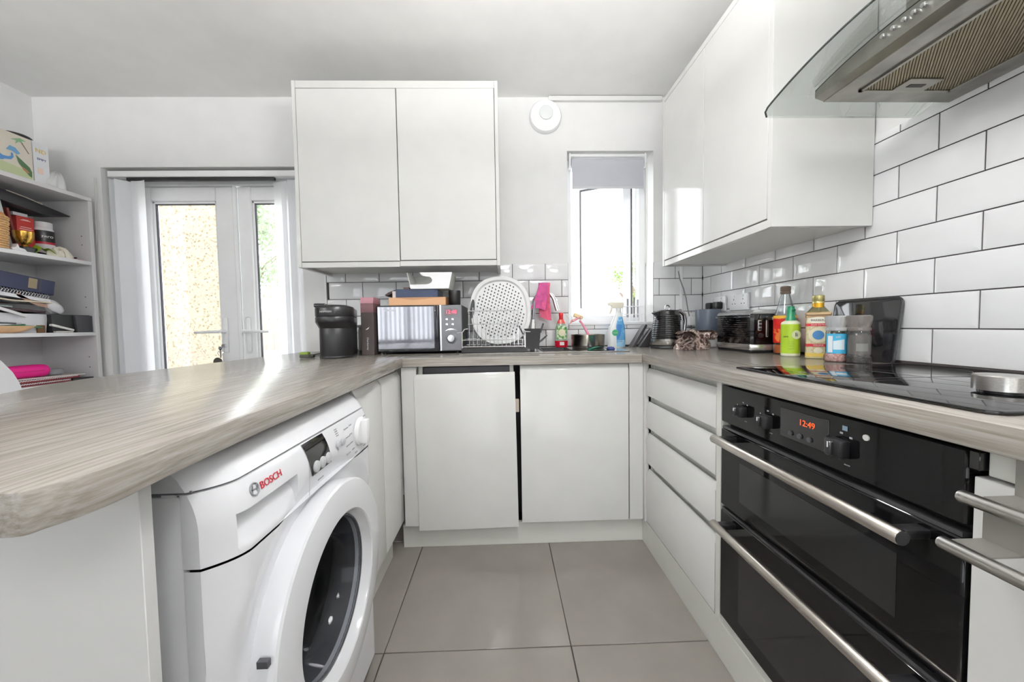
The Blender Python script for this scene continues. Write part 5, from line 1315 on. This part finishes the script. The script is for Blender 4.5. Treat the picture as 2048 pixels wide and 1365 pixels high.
t = thing('trinket', 'small pink bead string at the far end of the second shelf', 'trinket', (-2.41, 2.125, S2+.0003))
part('beads', MB().tube([(0, -.03+i*.006, .004+.002*math.sin(i*2.2)) for i in range(10)], [.003+.0015*(i % 2) for i in range(10)], 6), cm((206, 160, 160), .5), t)
t = thing('tape_dispenser', 'white plastic piece beside the wicker basket on the second shelf', 'dispenser', (-2.41, 1.868, S2+.0003))
part('shell', MB().prism([(-.028, 0), (.03, 0), (.02, .014), (0, .018), (-.006, .036), (-.014, .018), (-.028, .012)], -.02, .012, axis='x', bev=.001), cm((226, 224, 228), .4), t)

# third shelf
t = thing('lever_arch_file', 'dark blue ring binder tilted at the back of the third shelf', 'binder', (-2.49, 1.80, S3+.235))
part('cover', MB().box(-.10, .055, -.20, .225, -.002, .075, .002).xf(RX(-8)), cm((40, 46, 78), .5), t)
part('spine_label', MB().box(.0551, .056, .115, .150, .016, .068).xf(RX(-8)), cm((150, 134, 104), .5), t)
part('spine_band', MB().box(.0551, .0558, .158, .166, .006, .074).xf(RX(-8)), cm((60, 60, 66), .5), t)
t = thing('spiral_notebook', 'white spiral notebook lying tilted below the blue binder', 'notebook', (-2.47, 1.78, S3+.190))
part('pages', MB().box(-.10, .05, -.20, .215, 0, .018, .001).xf(RX(-8)), cm((222, 222, 226), .6), t)
b = MB()
for i in range(36):
    y = -.19+i*.0112
    b.tube([(.048, y, .020), (.054, y, .032), (.046, y, .040), (.038, y, .030)], .0022, 5)
part('spiral', b.xf(RX(-8)), cm((196, 196, 200), .3, .6), t)
t = thing('paper_sheaf', 'sheaf of white papers sagging over the folders on the third shelf', 'papers', (-2.47, 1.84, S3+.128))
b = MB()
for k_ in range(4):
    b.grid(lambda u, v, k_=k_: Vector((-.10+v*.15-.006*k_, -.14+u*(.36-.03*k_), .088+.012*k_-.055*u-.030*math.sin(u*3.1)*(1-.2*k_)+.004*math.sin(u*11+k_))), 24, 4)
part('sheets', b, cm((212, 211, 216), .7), t, sharp=80, kind='stuff')
part('photo_print', MB().grid(lambda u, v: Vector((.052-.002, .02+u*.12, .062-.055*u+.018*v-.012*math.sin(u*3))), 8, 2), cm((176, 140, 120), .5), t, sharp=80)
part('red_mark', MB().prism([(-.075, .106), (-.06, .112), (-.045, .104), (-.05, .096), (-.07, .096)], .0515, .0525, axis='x'), cm((206, 60, 88), .5), t)
t = thing('document_wallet', 'dark brown document wallet with a cream edge under the papers on the third shelf', 'folder', (-2.47, 1.83, S3+.112))
b = MB().grid(lambda u, v: Vector((-.10+v*.155, -.18+u*.36, .105-.075*u-.018*math.sin(u*4.2))), 24, 3)
part('wallet_cover', b, cm((42, 26, 30), .5), t, sharp=80)
part('cream_edge', MB().tube([(.0555, -.18+i*.018, .106-.075*i/20-.018*math.sin(i/20*4.2)) for i in range(21)], .0042, 6), cm((216, 204, 180), .5), t)
t = thing('document_wallet', 'dark maroon wallet sloping beneath the brown wallet on the third shelf', 'folder', (-2.47, 1.80, S3+.112))
part('wallet_cover', MB().box(-.10, .050, -.16, .17, .0, .012, .001).xf(RX(-5) @ TX(0, 0, .006)), cm((58, 30, 38), .5), t)
part('clear_sleeve', MB().box(-.02, .0515, -.10, .04, .013, .022, .001).xf(RX(-5) @ TX(0, 0, .006)), cm((130, 140, 138), .2), t)
t = thing('letter_tray', 'white plastic letter tray on the third shelf', 'tray', (-2.465, 1.83, S3+.0003))
part('tray_wall', MB().prism([(-.22, 0), (.145, 0), (.15, .04), (.155, .098), (-.22, .106)], -.10, .035, axis='x', bev=.002), cm((220, 220, 224), .45), t)
t = thing('white_ruler', 'white ruler leaning at the left of the third shelf', 'ruler', (-2.415, 1.80, S3+.112))
part('strip', MB().box(-.004, .004, -.10, .09, 0, .014, .001).xf(RX(-21)), cm((222, 220, 222), .5), t)
t = thing('wooden_bowl', 'pale wooden bowl of pens at the front of the third shelf', 'bowl', (-2.415, 1.79, S3+.0003))
part('bowl_shell', MB().lathe([(.045, 0), (.09, .012), (.130, .036), (.127, .036), (.085, .016), (.0001, .008)], n=40, sx=.30, sy=1.05), mat('beech', (222, 180, 138), .45, noise=.12, nscale=20), t)
for i, (c_, y0_, z_, a_, lab) in enumerate((((40, 120, 70), .03, .036, 8, 'green pen lying in the wooden bowl'), ((28, 28, 30), -.06, .042, -10, 'black pen lying at the left of the wooden bowl'), ((235, 235, 238), .02, .045, 4, 'white pen lying across the wooden bowl'), ((60, 150, 100), .095, .034, -6, 'green pen sticking out at the right end of the wooden bowl'), ((50, 60, 64), .0, .050, -4, 'dark grey pen topmost in the wooden bowl'))):
    p = thing('pen', lab, 'pen', (-2.405, 1.79+y0_, S3+z_))
    part('barrel', MB().lathe([(.003, -.05), (.0048, -.042), (.0048, .045), (.002, .055)], (0, 0, 0), 'y', 10).xf(RX(a_)), cm(c_, .35), p)
    part('pen_cap', MB().lathe([(.0052, .010), (.0052, .046), (.003, .050)], (0, 0, 0), 'y', 10).xf(RX(a_)), cm(tuple(max(0, int(q*.8)) for q in c_), .35), p)
t = thing('desk_organiser', 'black plastic desk organiser at the far end of the third shelf', 'organiser', (-2.47, 2.07, S3+.0003))
part('organiser_tub', tapered(.12, .17, .125, .178, .098), cm((34, 34, 36), .5), t)
part('divider', MB().box(.058, .064, .02, .09, 0, .094, .002), cm((52, 52, 56), .5), t)
part('front_pocket', MB().prism([(.015, 0), (.090, 0), (.090, .094), (.04, .098), (.005, .094)], .062, .078, axis='x', bev=.003), cm((62, 62, 66), .45), t)
t = thing('plastic_bag', 'knotted clear bag lying between papers and black organiser', 'bag', (-2.43, 2.0, S3+.115))
part('bag_body', MB().grid(lambda u, v: Vector((.03*math.cos(u*6.283)*math.sin(v*math.pi), -.03+v*.09, .035+.035*math.sin(u*6.283)*math.sin(v*math.pi)**.7*(1+.2*math.sin(u*30))-.03*v)), 30, 12), cm((206, 206, 210), .25), t, sharp=50)
t = thing('stapler', 'white stapler in front of the black organiser', 'stapler', (-2.40, 2.015, S3+.0003))
part('stapler_base', MB().box(-.008, .008, -.03, .05, 0, .008, .002), cm((200, 196, 190), .4), t)
part('stapler_arm', MB().box(-.009, .009, -.05, .055, .0, .012, .003).xf(TX(0, 0, .022) @ RX(-17)), cm((226, 224, 220), .35), t)
t = thing('wooden_block', 'small brown wooden block behind the white stapler', 'block', (-2.435, 1.952, S3+.0003))
part('block', MB().box(-.015, .012, -.018, .016, 0, .040, .002), cm((112, 78, 48), .6), t)

# fourth shelf
t = thing('notebook', 'red spiral notebook, lower of the two on the fourth shelf', 'notebook', (-2.46, 1.92, S4+.0003))
part('cover', MB().box(-.10, .055, -.20, .13, 0, .016, .001), cm((112, 32, 40), .5), t)
part('spiral', MB().tube([(.056, -.19+i*.005, .010+.004*(i % 2)) for i in range(64)], .0026, 5), cm((200, 196, 196), .4, .5), t)
t = thing('notebook', 'red spiral notebook, upper of the two on the fourth shelf', 'notebook', (-2.465, 1.94, S4+.0170))
part('cover', MB().box(-.10, .055, -.20, .155, 0, .016, .001), cm((126, 36, 44), .5), t)
part('spiral', MB().tube([(.056, -.19+i*.005, .010+.004*(i % 2)) for i in range(68)], .0026, 5), cm((206, 200, 200), .4, .5), t)
t = thing('paper_sheaf', 'cream papers on the red notebooks of the fourth shelf', 'papers', (-2.465, 1.98, S4+.0335))
part('sheets', MB().box(-.10, .058, -.22, .14, 0, .004).xf(RX(-1)), cm((216, 208, 204), .7), t)
t = thing('folder', 'black folder lying at the far end of the fourth shelf', 'folder', (-2.46, 2.085, S4+.0003))
part('cover', MB().box(-.10, .06, -.03, .07, 0, .012, .001), cm((40, 38, 40), .5), t)
t = thing('pencil_case', 'bright pink soft pencil case on the fourth shelf', 'pencil case', (-2.49, 1.86, S4+.0385))
part('pouch', MB().box(-.05, .05, -.16, .145, .001, .066, .03, 5), cm((232, 30, 140), .6), t)
part('zip', MB().box(.049, .052, -.12, .105, .034, .037), cm((196, 20, 110), .6), t)
t = thing('sunglasses_case', 'grey case lying beside the pink pencil case', 'case', (-2.50, 2.035, S4+.0385))
part('shell', MB().box(-.03, .03, -.026, .045, .0, .034, .012, 3), cm((150, 152, 156), .5), t)

# white chair behind the peninsula
dc = thing('dining_chair', 'white covered dining chair behind the far edge of the peninsula', 'chair', (-1.62, .84, 0))
part('seat', MB().box(-.22, .20, -.22, .22, .42, .48, .02, 3), M['matt_white'], dc)
b = MB(); n = 40
o0 = [sup(2*math.pi*i/n, .228, .30, 3.2) for i in range(n)]
vs = [(.185, p_[0]*.97, .725+p_[1]*.97) for p_ in o0]+[(.20, p_[0], .725+p_[1]) for p_ in o0]+[(.235, p_[0], .725+p_[1]) for p_ in o0]+[(.25, p_[0]*.97, .725+p_[1]*.97) for p_ in o0]
fs = [[j*n+i, j*n+(i+1) % n, (j+1)*n+(i+1) % n, (j+1)*n+i] for j in range(3) for i in range(n)]+[list(range(n))[::-1], [3*n+i for i in range(n)]]
part('backrest', b.add(vs, fs), mat('white_cover', (226, 227, 230), .8, bump=.5, bscale=18), dc)
for xx, yy in ((-.19, -.19), (-.19, .19), (.18, -.19), (.18, .19)): part('leg', MB().lathe([(.016, 0), (.02, .42)], (xx, yy, 0), n=12), cm((180, 150, 116), .5), dc)

# ---------------------------------------------------------------- unseen pendants: kitchen, dining and all bowls added for fill light
for (lx, ly, lz), lab in zip(LAMPS, ('unseen pendant lamp added to light the kitchen end of the room', 'unseen pendant lamp added to light the dining end of the room', 'unseen pendant lamp behind the camera')):
    lp = thing('unseen_lamp', lab, 'lamp', (lx, ly, CEIL-.001))
    part('ceiling_rose', MB().lathe([(.05, 0), (.048, -.02), (.02, -.028), (.0001, -.028)], n=28), M['upvc'], lp)
    part('flex', MB().lathe([(.004, -.02), (.004, -.37)], n=8), M['upvc'], lp)
    part('bowl_shade', MB().lathe([(.03, -.425), (.12, -.41), (.19, -.385), (.215, -.365), (.21, -.365), (.185, -.380), (.115, -.404), (.03, -.418)], n=32), M['upvc'], lp)
    part('lamp_holder', MB().lathe([(.018, -.37), (.02, -.375), (.02, -.40), (.012, -.405)], n=16), M['upvc'], lp)

# ---------------------------------------------------------------- outside
structure('ground', MB().box(-30, 30, YO, 45, -.14, -.10), mat('patio', (206, 202, 194), .9, noise=.2, nscale=3))
pbm = bpy.data.materials.new('pebbledash'); pbm.use_nodes = True
nt = pbm.node_tree; bs = nt.nodes['Principled BSDF']; tc = nt.nodes.new('ShaderNodeTexCoord'); vo = nt.nodes.new('ShaderNodeTexVoronoi')
vo.inputs['Scale'].default_value = 62; nt.links.new(tc.outputs['Object'], vo.inputs['Vector'])
cr = nt.nodes.new('ShaderNodeValToRGB'); cr.color_ramp.interpolation = 'LINEAR'
for i, (p_, c_) in enumerate(((0, (104, 90, 66)), (1, (140, 136, 124)))):
    cr.color_ramp.elements[i].position = p_; cr.color_ramp.elements[i].color = rgb(c_)
for p_, c_ in ((.16, (116, 104, 80)), (.30, (134, 127, 110)), (.62, (142, 135, 118))):
    e = cr.color_ramp.elements.new(p_); e.color = rgb(c_)
nt.links.new(vo.outputs['Color'], cr.inputs[0]); nt.links.new(cr.outputs[0], bs.inputs['Base Color']); bs.inputs['Roughness'].default_value = .9
bp = nt.nodes.new('ShaderNodeBump'); bp.inputs['Strength'].default_value = .5; nt.links.new(vo.outputs['Distance'], bp.inputs['Height']); nt.links.new(bp.outputs['Normal'], bs.inputs['Normal'])
structure('wall_outside', MB().box(-9, -2.96, 4.0, 4.15, -.1, 4.2), pbm)
fn_ = thing('garden_fence', 'pale timber garden fence seen through the right glazed door', 'fence', (-9.5, 14, -.1))
pl = mesh_of('plank', MB().box(-.072, .072, -.01, .01, .36, 1.86, .004), mat('weathered_pine', (146, 136, 128), .8, noise=.2, nscale=9, stretch=(6, 6, 1)))
for i in range(34):
    o = bpy.data.objects.new('plank', pl); C.objects.link(o); o.parent = fn_; o.location = (-2.2+i*.15, .012*(i % 2), .004*((i*7) % 3))
part('gravel_board', MB().box(-2.4, 3.0, -.03, .03, 0, .36), cm((146, 143, 138), .9), fn_)
part('rail', MB().box(-2.4, 3.0, .02, .07, 1.5, 1.58), cm((180, 168, 156), .8), fn_)
for xx in (-2.35, -.5, 1.3): part('post', MB().box(xx-.05, xx+.05, .07, .16, 0, 2.0), cm((176, 166, 154), .8), fn_)
def tree(name, label, loc, h, rad, nleaf, col, seed, zc, group=None):
    rnd = random.Random(seed)
    t = thing(name, label, 'tree', loc, group=group)
    tk = MB().tube([(0, 0, 0), (.05, .02, h*.4), (-.04, 0, h*.62), (.02, .05, h*.8)], [.16, .13, .09, .04], 8)
    for i in range(6):
        a = i*1.05
        tk.tube([(0, 0, h*(.42+.05*i)), (rad*.35*math.cos(a), rad*.35*math.sin(a), h*(.55+.05*i)), (rad*.65*math.cos(a), rad*.65*math.sin(a), h*(.62+.05*i))], [.06, .045, .02], 6)
    part('trunk', tk, cm((120, 104, 90), .9), t)
    lv = MB()
    clumps = [(rnd.uniform(-1, 1), rnd.uniform(-1, 1), rnd.uniform(-1, 1)) for _ in range(34)]
    clumps = [c_ for c_ in clumps if sum(q*q for q in c_) < 1.1]
    for i in range(nleaf):
        c_ = rnd.choice(clumps)
        p = Vector((c_[0]*rad+rnd.gauss(0, rad*.17), c_[1]*rad+rnd.gauss(0, rad*.17), zc+c_[2]*rad*1.1+rnd.gauss(0, rad*.17)))
        d = Vector((rnd.uniform(-1, 1), rnd.uniform(-1, 1), rnd.uniform(-1, 1))).normalized(); e = d.orthogonal().normalized(); s_ = rnd.uniform(.7, 1.3)*rad*.045
        lv.add([p-d*s_*1.5, p+e*s_*.6, p+d*s_*1.5, p-e*s_*.6], [[0, 1, 2, 3]])
    part('foliage', lv, col, t, kind='stuff', sharp=180)
    return t
tree('garden_tree', 'loose pale green tree beyond the garden fence', (-14.2, 21, -.1), 8.5, 2.2, 2600, mat('tree_leaf', (138, 158, 124), .7, noise=.3, nscale=3), 3, 6.3)
tree('garden_shrub', 'leafy shrub seen through the gap beside the open window sash', (3.0, 8.0, -.1), 2.4, .55, 1200, mat('shrub_leaf', (120, 150, 70), .7, noise=.3, nscale=3), 5, 2.1)
sh = thing('garden_shed', 'grey shed seen through the gap beside the open window sash', 'shed', (4.45, 9.6, -.1))
part('shed_wall', MB().box(-.9, .9, -.6, .6, 0, 1.72), cm((120, 120, 128), .8), sh)
part('shed_roof', MB().prism([(-.75, 1.72), (.75, 1.72), (.0, 2.0)], -1.0, 1.0, axis='x'), cm((90, 90, 96), .8), sh)
